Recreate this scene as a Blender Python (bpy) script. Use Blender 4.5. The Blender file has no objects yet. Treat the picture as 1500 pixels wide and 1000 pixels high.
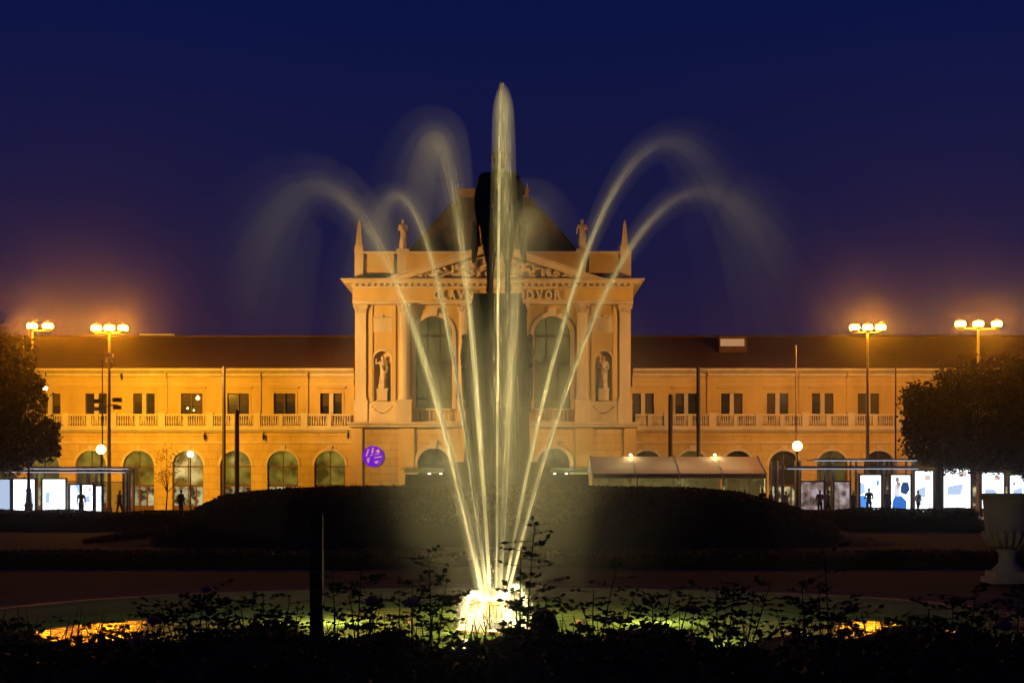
import bpy, math, random
import numpy as np
from mathutils import Vector, Matrix

random.seed(7); rng = np.random.default_rng(7)
R = math.radians
scene = bpy.context.scene
COL = scene.collection
F = 1500 * 50.0 / 36.0          # focal length in photo pixels (50 mm lens)
HZ, EYE = 723.0, 1.5            # horizon row in the photo, eye height

# ------------------------------------------------------------------ camera
cam_d = bpy.data.cameras.new('camera'); cam = bpy.data.objects.new('camera', cam_d); COL.objects.link(cam)
cam.location = (0, 0, EYE); cam.rotation_euler = (R(90), 0, 0)
cam_d.lens = 50; cam_d.sensor_width = 36; cam_d.shift_y = (HZ - 500) / 1500
cam_d.clip_start = 0.1; cam_d.clip_end = 5000
scene.camera = cam

# ------------------------------------------------------------------ world: late dusk sky
world = bpy.data.worlds.new('World'); scene.world = world; world.use_nodes = True
wn, wl = world.node_tree.nodes, world.node_tree.links
wn.clear()
w_out = wn.new('ShaderNodeOutputWorld'); w_bg = wn.new('ShaderNodeBackground')
sky = wn.new('ShaderNodeTexSky'); sky.sky_type = 'NISHITA'; sky.sun_disc = False
sky.sun_elevation = R(-5.0); sky.sun_rotation = R(180); sky.altitude = 120
geo = wn.new('ShaderNodeTexCoord'); sep = wn.new('ShaderNodeSeparateXYZ')
ramp = wn.new('ShaderNodeValToRGB')
wl.new(geo.outputs['Generated'], sep.inputs[0]); wl.new(sep.outputs['Z'], ramp.inputs[0])
el = ramp.color_ramp.elements                     # city glow low over the horizon, deep blue above
el[0].position = 0.0;  el[0].color = (0.036, 0.0125, 0.027, 1)
el[1].position = 0.55; el[1].color = (0.0012, 0.0036, 0.030, 1)
for p, c in ((0.08, (0.022, 0.0108, 0.036, 1)), (0.16, (0.0092, 0.0085, 0.043, 1)), (0.32, (0.0026, 0.0062, 0.052, 1))):
    e = el.new(p); e.color = c
addn = wn.new('ShaderNodeMixRGB'); addn.blend_type = 'ADD'; addn.inputs[0].default_value = 0.02
wl.new(ramp.outputs[0], addn.inputs[1]); wl.new(sky.outputs[0], addn.inputs[2])
cl = wn.new('ShaderNodeTexNoise'); cl.inputs['Scale'].default_value = 2.2; cl.inputs['Detail'].default_value = 4; wl.new(geo.outputs['Generated'], cl.inputs[0])
clr = wn.new('ShaderNodeMapRange'); clr.inputs['To Min'].default_value = .84; clr.inputs['To Max'].default_value = 1.16; wl.new(cl.outputs['Fac'], clr.inputs[0])   # faint uneven cloud veil
mul = wn.new('ShaderNodeMixRGB'); mul.blend_type = 'MULTIPLY'; mul.inputs[0].default_value = 1.0; wl.new(addn.outputs[0], mul.inputs[1]); wl.new(clr.outputs[0], mul.inputs[2])
wl.new(mul.outputs[0], w_bg.inputs['Color']); w_bg.inputs['Strength'].default_value = 1.0
wl.new(w_bg.outputs[0], w_out.inputs['Surface'])

# ------------------------------------------------------------------ exposure and sampling
vs = scene.view_settings
vs.view_transform = 'Standard'; vs.look = 'None'; vs.exposure = 0.14; vs.gamma = 1.0; vs.use_curve_mapping = False
scene.render.engine = 'CYCLES'
cy = scene.cycles
cy.use_denoising = True; cy.max_bounces = 6; cy.diffuse_bounces = 2; cy.glossy_bounces = 2
cy.transmission_bounces = 3; cy.transparent_max_bounces = 12; cy.volume_bounces = 0; cy.volume_step_rate = 2.0; cy.volume_max_steps = 96
cy.sample_clamp_indirect = 2.0; cy.sample_clamp_direct = 0.0
cy.caustics_reflective = False; cy.caustics_refractive = False

# ================================================================== helpers
def W(px, py, D):
    """a point of the place seen at photo pixel (px, py) at distance D -> X, Z"""
    return (px - 750.0) * D / F, EYE + (HZ - py) * D / F
def WX(px, D): return (px - 750.0) * D / F
def WZ(py, D): return EYE + (HZ - py) * D / F

class MB:
    def __init__(s): s.v = []; s.f = []; s.m = []
    def add(s, vs, fs, mi=0):
        n = len(s.v); s.v.extend([tuple(p) for p in vs])
        for f in fs: s.f.append(tuple(n + i for i in f)); s.m.append(mi)
        return s
    def box(s, x0, x1, y0, y1, z0, z1, mi=0):
        return s.add([(x0,y0,z0),(x1,y0,z0),(x1,y1,z0),(x0,y1,z0),(x0,y0,z1),(x1,y0,z1),(x1,y1,z1),(x0,y1,z1)],
                     [(0,3,2,1),(4,5,6,7),(0,1,5,4),(1,2,6,5),(2,3,7,6),(3,0,4,7)], mi)
    def taper(s, cx, cy_, z0, z1, hx0, hy0, hx1, hy1, mi=0):
        return s.add([(cx-hx0,cy_-hy0,z0),(cx+hx0,cy_-hy0,z0),(cx+hx0,cy_+hy0,z0),(cx-hx0,cy_+hy0,z0),
                      (cx-hx1,cy_-hy1,z1),(cx+hx1,cy_-hy1,z1),(cx+hx1,cy_+hy1,z1),(cx-hx1,cy_+hy1,z1)],
                     [(0,3,2,1),(4,5,6,7),(0,1,5,4),(1,2,6,5),(2,3,7,6),(3,0,4,7)], mi)
    def prism(s, poly, y0, y1, mi=0):            # polygon in x,z, counter-clockwise seen from -y, extruded along y
        n = len(poly)
        vs = [(x, y0, z) for x, z in poly] + [(x, y1, z) for x, z in poly]
        fs = [tuple(range(n)), tuple(range(2*n-1, n-1, -1))]
        for i in range(n):
            j = (i+1) % n; fs.append((j, i, n+i, n+j))
        return s.add(vs, fs, mi)
    def xprism(s, poly, x0, x1, mi=0):           # polygon in y,z extruded along x
        n = len(poly)
        vs = [(x0, y, z) for y, z in poly] + [(x1, y, z) for y, z in poly]
        fs = [tuple(range(n-1, -1, -1)), tuple(range(n, 2*n))]
        for i in range(n):
            j = (i+1) % n; fs.append((i, j, n+j, n+i))
        return s.add(vs, fs, mi)
    def lathe(s, prof, cx, cy_, n=16, mi=0, z=0):
        vs = []; fs = []
        for r, zz in prof:
            for k in range(n):
                a = 2*math.pi*k/n; vs.append((cx+r*math.cos(a), cy_+r*math.sin(a), z+zz))
        for i in range(len(prof)-1):
            for k in range(n):
                j = (k+1) % n; fs.append((i*n+k, i*n+j, (i+1)*n+j, (i+1)*n+k))
        fs.append(tuple(range(n-1, -1, -1))); fs.append(tuple((len(prof)-1)*n+k for k in range(n)))
        return s.add(vs, fs, mi)
    def tube(s, pts, rad, n=6, mi=0):
        pts = [Vector(p) for p in pts]
        if not hasattr(rad, '__len__'): rad = [rad]*len(pts)
        vs = []; fs = []
        for i, p in enumerate(pts):
            t = (pts[min(i+1, len(pts)-1)] - pts[max(i-1, 0)])
            t = t.normalized() if t.length > 1e-9 else Vector((0,0,1))
            a = Vector((1,0,0)) if abs(t.x) < 0.9 else Vector((0,1,0))
            u = t.cross(a).normalized(); w = t.cross(u)
            for k in range(n):
                q = 2*math.pi*k/n; vs.append(p + (u*math.cos(q) + w*math.sin(q))*rad[i])
        for i in range(len(pts)-1):
            for k in range(n):
                j = (k+1) % n; fs.append((i*n+k, i*n+j, (i+1)*n+j, (i+1)*n+k))
        fs.append(tuple(range(n-1, -1, -1))); fs.append(tuple((len(pts)-1)*n+k for k in range(n)))
        return s.add(vs, fs, mi)
    def ball(s, c, r, nu=10, nv=7, mi=0):
        rx, ry, rz = (r, r, r) if not hasattr(r, '__len__') else r
        vs = [(c[0], c[1], c[2]-rz)]; fs = []
        for i in range(1, nv):
            p = -math.pi/2 + math.pi*i/nv
            for k in range(nu):
                a = 2*math.pi*k/nu
                vs.append((c[0]+rx*math.cos(p)*math.cos(a), c[1]+ry*math.cos(p)*math.sin(a), c[2]+rz*math.sin(p)))
        vs.append((c[0], c[1], c[2]+rz)); top = len(vs)-1
        for k in range(nu): fs.append((0, 1+(k+1) % nu, 1+k))
        for i in range(nv-2):
            for k in range(nu):
                a = 1+i*nu+k; b = 1+i*nu+(k+1) % nu; fs.append((a, b, b+nu, a+nu))
        o = 1+(nv-2)*nu
        for k in range(nu): fs.append((o+k, o+(k+1) % nu, top))
        return s.add(vs, fs, mi)
    def cap(s, a, b, ra, rb, n=10):                # capsule
        a = Vector(a); b = Vector(b)
        s.tube([a, a.lerp(b, .5), b], [ra, (ra+rb)/2, rb], n); s.ball(a, ra, n, 7); s.ball(b, rb, n, 7)
        return s
    def mesh(s, name):
        me = bpy.data.meshes.new(name); me.from_pydata(s.v, [], s.f)
        if any(s.m): me.polygons.foreach_set('material_index', s.m)
        me.update(); return me
    def build(s, name, mats, parent=None, smooth=False, kind=None):
        return link(name, s.mesh(name), mats, parent, smooth, kind)

def link(name, me, mats, parent=None, smooth=False, kind=None):
    if not isinstance(mats, (list, tuple)): mats = [mats]
    if not me.materials:
        for m in mats: me.materials.append(m)
    if smooth: me.polygons.foreach_set('use_smooth', [True]*len(me.polygons))
    o = bpy.data.objects.new(name, me); COL.objects.link(o)
    if parent is not None: attach(o, parent)
    if kind: o['kind'] = kind
    return o
def attach(o, parent):
    o.parent = parent
    L = parent.get('_w')
    loc = Vector(L) if L is not None else Vector((0,0,0))
    o.matrix_parent_inverse = Matrix.Translation(-loc)
def thing(name, label, cat, loc, group=None):
    o = bpy.data.objects.new(name, None); COL.objects.link(o); o.location = loc; o['_w'] = list(loc)
    o['label'] = label; o['category'] = cat
    if group: o['group'] = group
    return o
def tag(o, label, cat, group=None):
    o['label'] = label; o['category'] = cat
    if group: o['group'] = group
    return o
def struct(o): o['kind'] = 'structure'; return o

def organic(mb, voxel, smooth_it=4):
    """melt a set of capsules into one continuous skin"""
    me = mb.mesh('tmp'); o = bpy.data.objects.new('tmp', me); COL.objects.link(o)
    m = o.modifiers.new('r', 'REMESH'); m.mode = 'VOXEL'; m.voxel_size = voxel
    s = o.modifiers.new('s', 'SMOOTH'); s.iterations = smooth_it; s.factor = 0.5
    dg = bpy.context.evaluated_depsgraph_get(); dg.update()
    out = bpy.data.meshes.new_from_object(o.evaluated_get(dg))
    bpy.data.objects.remove(o); bpy.data.meshes.remove(me)
    out.polygons.foreach_set('use_smooth', [True]*len(out.polygons))
    return out

# ------------------------------------------------------------------ materials
def rusticate(m, sx, sz, strength):
    """block joints in the render: fine relief, too far away to see as pieces"""
    nt = m.node_tree; N, L = nt.nodes, nt.links; b = N['Principled BSDF']
    tc = N.new('ShaderNodeTexCoord'); sp = N.new('ShaderNodeSeparateXYZ'); cb = N.new('ShaderNodeCombineXYZ'); L.new(tc.outputs['Object'], sp.inputs[0])
    L.new(sp.outputs['X'], cb.inputs['X']); L.new(sp.outputs['Z'], cb.inputs['Y'])
    br = N.new('ShaderNodeTexBrick'); br.inputs['Scale'].default_value = 1.0; br.inputs['Brick Width'].default_value = sx; br.inputs['Row Height'].default_value = sz
    br.inputs['Mortar Size'].default_value = .03; br.inputs['Mortar Smooth'].default_value = .4; br.inputs['Color1'].default_value = (1, 1, 1, 1); br.inputs['Color2'].default_value = (.84, .82, .80, 1); br.inputs['Mortar'].default_value = (.52, .48, .45, 1)
    L.new(cb.outputs[0], br.inputs['Vector'])
    src = b.inputs['Base Color'].links[0].from_socket; mx = N.new('ShaderNodeMixRGB'); mx.blend_type = 'MULTIPLY'; mx.inputs[0].default_value = strength
    L.new(src, mx.inputs[1]); L.new(br.outputs['Color'], mx.inputs[2]); L.new(mx.outputs[0], b.inputs['Base Color'])
    bp = N.new('ShaderNodeBump'); bp.invert = True; bp.inputs['Strength'].default_value = strength; bp.inputs['Distance'].default_value = .05
    L.new(br.outputs['Fac'], bp.inputs['Height'])
    old = b.inputs['Normal'].links[0].from_socket; L.new(old, bp.inputs['Normal']); L.new(bp.outputs[0], b.inputs['Normal'])
    return m
def base_mat(name):
    m = bpy.data.materials.new(name); m.use_nodes = True
    nt = m.node_tree; b = nt.nodes['Principled BSDF']; return m, nt, b
def pm(name, c1, c2=None, scale=3.0, rough=0.8, bump=0.0, metal=0.0, spec=0.4, detail=6, bscale=None, streak=False, emit=None, estr=0.0):
    m, nt, b = base_mat(name); N, L = nt.nodes, nt.links
    b.inputs['Roughness'].default_value = rough; b.inputs['Metallic'].default_value = metal
    b.inputs['Specular IOR Level'].default_value = spec
    c2 = c2 or tuple(x*0.7 for x in c1)
    tc = N.new('ShaderNodeTexCoord'); mp = N.new('ShaderNodeMapping')
    mp.inputs['Scale'].default_value = (1, 1, 0.25) if streak else (1, 1, 1)
    L.new(tc.outputs['Object'], mp.inputs[0])
    n = N.new('ShaderNodeTexNoise'); n.inputs['Scale'].default_value = scale; n.inputs['Detail'].default_value = detail; n.inputs['Roughness'].default_value = 0.62
    L.new(mp.outputs[0], n.inputs[0])
    r = N.new('ShaderNodeValToRGB'); r.color_ramp.elements[0].position = 0.3; r.color_ramp.elements[1].position = 0.72
    r.color_ramp.elements[0].color = (*c2, 1); r.color_ramp.elements[1].color = (*c1, 1)
    L.new(n.outputs['Fac'], r.inputs[0]); L.new(r.outputs[0], b.inputs['Base Color'])
    if bump:
        n2 = N.new('ShaderNodeTexNoise'); n2.inputs['Scale'].default_value = bscale or scale*5; n2.inputs['Detail'].default_value = 5
        L.new(tc.outputs['Object'], n2.inputs[0])
        bp = N.new('ShaderNodeBump'); bp.inputs['Strength'].default_value = bump; bp.inputs['Distance'].default_value = 0.03
        L.new(n2.outputs['Fac'], bp.inputs['Height']); L.new(bp.outputs[0], b.inputs['Normal'])
    if emit:
        b.inputs['Emission Color'].default_value = (*emit, 1); b.inputs['Emission Strength'].default_value = estr
    return m
def em(name, col, strength):
    m, nt, b = base_mat(name); nt.nodes.remove(b)
    e = nt.nodes.new('ShaderNodeEmission'); e.inputs[0].default_value = (*col, 1); e.inputs[1].default_value = strength
    nt.links.new(e.outputs[0], nt.nodes['Material Output'].inputs[0]); return m
def glow_glass(name, c1, c2, strength, scale=0.9, lo=0.35, hi=0.7):
    """glossy pane with an uneven glow put in: lit rooms, faint in unlit panes"""
    m, nt, b = base_mat(name); N, L = nt.nodes, nt.links
    b.inputs['Base Color'].default_value = (0.02, 0.018, 0.012, 1); b.inputs['Roughness'].default_value = 0.12
    tc = N.new('ShaderNodeTexCoord'); n = N.new('ShaderNodeTexNoise'); n.inputs['Scale'].default_value = scale; n.inputs['Detail'].default_value = 3
    L.new(tc.outputs['Object'], n.inputs[0])
    r = N.new('ShaderNodeValToRGB'); r.color_ramp.elements[0].position = lo; r.color_ramp.elements[1].position = hi
    r.color_ramp.elements[0].color = (*c1, 1); r.color_ramp.elements[1].color = (*c2, 1)
    L.new(n.outputs['Fac'], r.inputs[0]); L.new(r.outputs[0], b.inputs['Emission Color']); b.inputs['Emission Strength'].default_value = strength
    return m
def leafy(name, c1, c2, rough=0.55, trans=0.35):
    m, nt, b = base_mat(name); N, L = nt.nodes, nt.links
    tc = N.new('ShaderNodeTexCoord'); n = N.new('ShaderNodeTexNoise'); n.inputs['Scale'].default_value = 1.3; n.inputs['Detail'].default_value = 4
    L.new(tc.outputs['Object'], n.inputs[0])
    r = N.new('ShaderNodeValToRGB'); r.color_ramp.elements[0].position = 0.35; r.color_ramp.elements[1].position = 0.65
    r.color_ramp.elements[0].color = (*c1, 1); r.color_ramp.elements[1].color = (*c2, 1)
    L.new(n.outputs['Fac'], r.inputs[0]); L.new(r.outputs[0], b.inputs['Base Color']); b.inputs['Roughness'].default_value = rough
    t = N.new('ShaderNodeBsdfTranslucent'); L.new(r.outputs[0], t.inputs[0])
    mx = N.new('ShaderNodeMixShader'); mx.inputs[0].default_value = trans
    L.new(b.outputs[0], mx.inputs[1]); L.new(t.outputs[0], mx.inputs[2]); L.new(mx.outputs[0], N['Material Output'].inputs[0])
    return m

M = {}
M['stucco'] = pm('ochre_stucco', (0.62, 0.44, 0.16), (0.43, 0.30, 0.10), 0.55, 0.9, 0.25, bscale=9, streak=True)
M['stone'] = pm('pale_stone', (0.62, 0.53, 0.38), (0.44, 0.36, 0.25), 0.9, 0.85, 0.35, bscale=7, streak=True)
M['ashlar'] = rusticate(pm('ochre_ashlar', (0.62, 0.44, 0.16), (0.43, 0.30, 0.10), 0.7, 0.9, 0.25, bscale=9, streak=True), 1.5, .62, .55)
M['carved'] = pm('carved_stone', (0.62, 0.52, 0.37), (0.36, 0.29, 0.20), 2.2, 0.85, 0.4, bscale=12)
M['roof'] = pm('brown_tile_roof', (0.115, 0.05, 0.022), (0.075, 0.032, 0.015), 1.2, 0.8, 0.6, bscale=6)
M['woodframe'] = pm('brown_window_frame', (0.13, 0.055, 0.02), (0.09, 0.038, 0.014), 3, 0.5)
M['darkframe'] = pm('dark_window_frame', (0.035, 0.022, 0.012), None, 3, 0.5)
M['pane'] = glow_glass('dark_glass', (0.002, 0.0015, 0.001), (0.012, 0.007, 0.003), 1.0)
M['blind'] = pm('window_blind', (0.10, 0.07, 0.045), None, 5, .8)
M['shade_band'] = pm('dark_shade_band', (0.15, 0.065, 0.025), (0.10, 0.045, 0.02), 1.5, .8)
M['pane_big'] = glow_glass('olive_glass', (0.030, 0.023, 0.005), (0.075, 0.058, 0.014), 1.0, 0.5)  # unlit panes, slight olive glow put into the glass
M['pane_green'] = glow_glass('lit_green_glass', (0.05, 0.035, 0.003), (0.36, 0.27, 0.03), 0.75, 0.8)
M['pane_olive'] = glow_glass('olive_arch_glass', (0.015, 0.012, 0.002), (0.10, 0.075, 0.012), 0.8, 0.8)
M['pane_warm'] = glow_glass('lit_warm_glass', (0.18, 0.11, 0.01), (1.0, 0.75, 0.25), 0.8, 0.9)
M['pane_shop'] = glow_glass('shop_glass', (0.02, 0.02, 0.012), (0.75, 0.66, 0.32), 0.7, 1.4, 0.42, 0.62)
M['steel'] = pm('painted_steel', (0.58, 0.58, 0.58), (.45, .45, .46), 4, 0.5)
M['paint_post'] = pm('mast_paint', (0.42, 0.36, 0.28), (0.32, 0.27, 0.2), 3, 0.5)
M['darkpole'] = pm('dark_pole_paint', (0.05, 0.035, 0.025), None, 3, 0.5)
M['iron'] = pm('black_iron', (0.012, 0.011, 0.010), None, 5, 0.45, metal=0.3)
M['bronze'] = pm('dark_bronze', (0.030, 0.024, 0.016), (0.016, 0.016, 0.012), 2.5, 0.5, 0.2, metal=0.6)
M['plinth'] = pm('dark_granite', (0.10, 0.08, 0.055), (0.055, 0.045, 0.03), 1.6, 0.75, 0.3)
M['sodium'] = em('sodium_lamp_glass', (1.0, 0.30, 0.006), 800.0)
M['sodium_pale'] = em('pale_sodium_lamp_glass', (1.0, 0.33, 0.010), 560.0)
M['globe'] = em('globe_lamp_glass', (1.0, 0.55, 0.13), 22.0)
M['smallglobe'] = em('small_lamp_glass', (1.0, 0.66, 0.25), 16.0)
M['lightbox'] = em('lightbox_white', (0.86, 0.95, 1.0), 2.6)
M['lightbox_soft'] = em('lightbox_soft', (0.55, 0.68, 0.95), 0.75)
M['purple'] = em('purple_sign', (0.14, 0.0, 0.56), 1.0)
M['purple_mark'] = pm('sign_mark', (0.72, 0.46, 0.30), None, 3, 0.8, emit=(0.7, 0.4, 0.3), estr=0.35)
M['glass'] = None
M['canvas'] = None
M['grass'] = pm('dark_grass', (0.055, 0.052, 0.018), (0.032, 0.032, 0.012), 2.0, 0.95, 0.8, bscale=30)
M['soil'] = pm('garden_soil', (0.045, 0.030, 0.020), (0.025, 0.018, 0.012), 2.5, 0.95, 0.8, bscale=18)
M['paving'] = pm('forecourt_paving', (0.17, 0.15, 0.13), (0.11, 0.10, 0.085), 0.7, 0.75, 0.3, bscale=8)
M['gravel'] = pm('path_gravel', (0.085, 0.078, 0.066), (0.055, 0.05, 0.042), 1.6, 0.95, 0.6, bscale=40)
M['rim'] = pm('pool_rim_stone', (0.12, 0.105, 0.085), (0.08, 0.07, 0.06), 1.8, 0.7, 0.3)
M['hedge'] = leafy('hedge_leaves', (0.055, 0.050, 0.018), (0.11, 0.09, 0.032))
M['leaf'] = leafy('tree_leaves', (0.008, 0.009, 0.004), (0.019, 0.018, 0.007), .7, .06)
M['leaf_dry'] = leafy('sapling_leaves', (0.10, 0.08, 0.015), (0.18, 0.13, 0.03))
M['rose_leaf'] = leafy('rose_leaves', (0.020, 0.035, 0.010), (0.045, 0.07, 0.018))
M['rose'] = leafy('rose_petals', (0.42, 0.14, 0.26), (0.60, 0.25, 0.40), 0.7, 0.3)
M['bark'] = pm('bark', (0.05, 0.038, 0.026), None, 5, 0.9, 0.6)
M['cane'] = pm('rose_cane', (0.045, 0.05, 0.02), None, 5, 0.7)
M['post'] = pm('dark_wood_post', (0.030, 0.022, 0.018), None, 4, 0.8, 0.3)
M['urn'] = pm('urn_stone', (0.56, 0.50, 0.36), (0.40, 0.35, 0.25), 3, 0.85, 0.4)
M['box_dark'] = pm('dark_housing', (0.018, 0.016, 0.014), None, 4, 0.7, 0.3)
M['drum'] = pm('fountain_brass', (0.40, 0.27, 0.13), (0.28, 0.18, 0.08), 6, 0.45, metal=0.5)

def water_spray(name, col):
    m, nt, b = base_mat(name); N, L = nt.nodes, nt.links; nt.nodes.remove(b)
    d = N.new('ShaderNodeBsdfDiffuse'); t = N.new('ShaderNodeBsdfTranslucent')
    d.inputs[0].default_value = (*col, 1); t.inputs[0].default_value = (*col, 1)
    mx = N.new('ShaderNodeMixShader'); mx.inputs[0].default_value = 0.5
    L.new(d.outputs[0], mx.inputs[1]); L.new(t.outputs[0], mx.inputs[2]); L.new(mx.outputs[0], N['Material Output'].inputs[0])
    return m
M['spray'] = water_spray('white_water', (0.92, 0.92, 0.90))
def thin_glass():
    m, nt, b = base_mat('shelter_glass'); N, L = nt.nodes, nt.links; nt.nodes.remove(b)
    g = N.new('ShaderNodeBsdfGlossy'); g.inputs[1].default_value = 0.08; t = N.new('ShaderNodeBsdfTransparent'); t.inputs[0].default_value = (0.8, 0.86, 0.86, 1)
    mx = N.new('ShaderNodeMixShader'); mx.inputs[0].default_value = 0.12
    L.new(t.outputs[0], mx.inputs[1]); L.new(g.outputs[0], mx.inputs[2]); L.new(mx.outputs[0], N['Material Output'].inputs[0]); return m
M['glass'] = thin_glass()
def canvas(name, col, tr):
    m, nt, b = base_mat(name); N, L = nt.nodes, nt.links
    b.inputs['Base Color'].default_value = (*col, 1); b.inputs['Roughness'].default_value = 0.8
    n = N.new('ShaderNodeTexNoise'); n.inputs['Scale'].default_value = 1.5
    bp = N.new('ShaderNodeBump'); bp.inputs['Strength'].default_value = 0.3; L.new(n.outputs['Fac'], bp.inputs['Height']); L.new(bp.outputs[0], b.inputs['Normal'])
    t = N.new('ShaderNodeBsdfTranslucent'); t.inputs[0].default_value = (*col, 1)
    mx = N.new('ShaderNodeMixShader'); mx.inputs[0].default_value = tr
    L.new(b.outputs[0], mx.inputs[1]); L.new(t.outputs[0], mx.inputs[2]); L.new(mx.outputs[0], N['Material Output'].inputs[0]); return m
M['canvas'] = canvas('tent_canvas', (0.66, 0.50, 0.44), 0.08)
M['canvas_wall'] = canvas('tent_wall_canvas', (0.66, 0.64, 0.50), 0.6)
def pool_water():
    m, nt, b = base_mat('pool_water'); N, L = nt.nodes, nt.links
    b.inputs['Base Color'].default_value = (0.055, 0.095, 0.024, 1); b.inputs['Roughness'].default_value = 0.10; b.inputs['IOR'].default_value = 1.33
    tc = N.new('ShaderNodeTexCoord'); n = N.new('ShaderNodeTexNoise'); n.inputs['Scale'].default_value = 5.0; n.inputs['Detail'].default_value = 4
    n2 = N.new('ShaderNodeTexNoise'); n2.inputs['Scale'].default_value = 22.0; n2.inputs['Detail'].default_value = 2
    L.new(tc.outputs['Object'], n.inputs[0]); L.new(tc.outputs['Object'], n2.inputs[0])
    a = N.new('ShaderNodeMath'); a.operation = 'MULTIPLY_ADD'; a.inputs[1].default_value = 0.25
    L.new(n2.outputs['Fac'], a.inputs[0]); L.new(n.outputs['Fac'], a.inputs[2])
    bp = N.new('ShaderNodeBump'); bp.inputs['Strength'].default_value = 0.55; bp.inputs['Distance'].default_value = 0.028
    L.new(a.outputs[0], bp.inputs['Height']); L.new(bp.outputs[0], b.inputs['Normal'])
    t = N.new('ShaderNodeBsdfTranslucent'); t.inputs[0].default_value = (0.19, 0.27, 0.06, 1)
    mx = N.new('ShaderNodeAddShader'); L.new(b.outputs[0], mx.inputs[0]); L.new(t.outputs[0], mx.inputs[1]); L.new(mx.outputs[0], N['Material Output'].inputs[0]); return m
M['water'] = pool_water()

# ------------------------------------------------------------------ lamps: lit sources of the place, plus fills added at the fountain
def lamp(name, kind, loc, energy, col, parent=None, aim=None, size=1.2, blend=0.6, radius=0.25, falloff=None):
    d = bpy.data.lights.new(name, kind); d.energy = energy; d.color = col
    d.shadow_soft_size = radius
    if kind == 'SPOT': d.spot_size = size; d.spot_blend = blend
    if falloff:
        d.use_nodes = True; nt = d.node_tree; e = nt.nodes['Emission']
        lf = nt.nodes.new('ShaderNodeLightFalloff'); lf.inputs['Strength'].default_value = 1.0; lf.inputs['Smooth'].default_value = 0.0
        nt.links.new(lf.outputs[falloff], e.inputs['Strength'])
    o = bpy.data.objects.new(name, d); COL.objects.link(o); o.location = loc
    if aim is not None: o.rotation_euler = (Vector(aim) - Vector(loc)).to_track_quat('-Z', 'Y').to_euler()
    if parent is not None: attach(o, parent)
    return o

# ================================================================== SETTING
PC = (-0.22, 16.5); PEX, PEY = 1.0, 4.75/6; WZ0 = -0.10           # pool centre, radius, water level
def ring(r0, r1, z, n=96, c=PC):
    mb = MB(); vs = []
    for r in (r0, r1):
        for k in range(n):
            a = 2*math.pi*k/n; vs.append((c[0]+r*PEX*math.cos(a), c[1]+r*PEY*math.sin(a), z))
    return mb.add(vs, [(k, n+k, n+(k+1) % n, (k+1) % n) for k in range(n)])
# ground: one sheet with the basin cut out of it, out to the horizon
mb = MB(); n = 96; rad = [6.22, 9, 14, 25, 60, 150, 500, 2500]; vs = []
for r in rad:
    for k in range(n):
        a = 2*math.pi*k/n; vs.append((PC[0]+r*PEX*math.cos(a), PC[1]+r*PEY*math.sin(a), 0))
fs = [(i*n+k, (i+1)*n+k, (i+1)*n+(k+1) % n, i*n+(k+1) % n) for i in range(len(rad)-1) for k in range(n)]
struct(mb.add(vs, fs).build('ground', M['grass']))
struct(ring(6.22, 9.3, 0.006).build('path', M['gravel']))
mb = MB(); mb.box(-130, 130, 62, 190, -0.2, 0.006); struct(mb.build('pavement', M['paving']))
mb = MB(); mb.box(-80, 80, 54.2, 56.2, -0.2, 0.010); o = struct(mb.build('garden_path', M['gravel']))
mb = MB(); mb.lathe([(6.1, -.75), (6.1, -.72)], PC[0], PC[1], 96); struct(mb.build('pool_floor', pm('pool_tiles', (.16, .22, .12), None, 3, .6)))
# basin rim and water
prof = [(6.0, -0.6), (6.0, 0.05), (6.03, 0.10), (6.22, 0.10), (6.25, 0.06), (6.25, -0.3)]
mb = MB(); n = 120; vs = []; fs = []
for r, z in prof:
    for k in range(n):
        a = 2*math.pi*k/n; vs.append((PC[0]+r*PEX*math.cos(a), PC[1]+r*PEY*math.sin(a), z))
for i in range(len(prof)-1):
    for k in range(n): fs.append((i*n+k, i*n+(k+1) % n, (i+1)*n+(k+1) % n, (i+1)*n+k))
o = mb.add(vs, fs).build('pool_rim', M['rim'], smooth=False); struct(o)
mb = MB(); vs = [(PC[0], PC[1], WZ0)] + [(PC[0]+6.01*PEX*math.cos(2*math.pi*k/96), PC[1]+6.01*PEY*math.sin(2*math.pi*k/96), WZ0) for k in range(96)]
struct(mb.add(vs, [(0, 1+k, 1+(k+1) % 96) for k in range(96)]).build('water', M['water']))
# flower mound before the monument
def mound_h(u):
    pts = [(-13, 0.0), (-11.2, 0.30), (-10.1, 0.92), (-9.75, 1.12), (-9.2, 1.40), (-8.5, 1.50), (-7.3, 1.60), (-5.8, 1.66), (0, 1.70), (5.9, 1.62), (7.3, 1.50), (8.2, 1.28), (9.0, 1.03), (10.4, 0.35), (12, 0.0)]
    for (a, ha), (b, hb) in zip(pts, pts[1:]):
        if a <= u <= b: return ha + (hb-ha)*(u-a)/(b-a)
    return 0.0
mb = MB(); nx, ny = 140, 34; vs = []
for j in range(ny+1):
    y = 40 + 16*j/ny; v = (y-48)/8.0
    fall = max(0.0, 1 - abs(v)**3.2)**0.7
    for i in range(nx+1):
        u = -13.2 + 25.4*i/nx
        vs.append((u*(0.9+0.1*fall), y, mound_h(u)*fall + (0.035*rng.normal() if fall > 0.05 else 0) - 0.03))
fs = [(j*(nx+1)+i, j*(nx+1)+i+1, (j+1)*(nx+1)+i+1, (j+1)*(nx+1)+i) for j in range(ny) for i in range(nx)]
struct(mb.add(vs, fs).build('mound', M['grass'], smooth=True))

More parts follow.
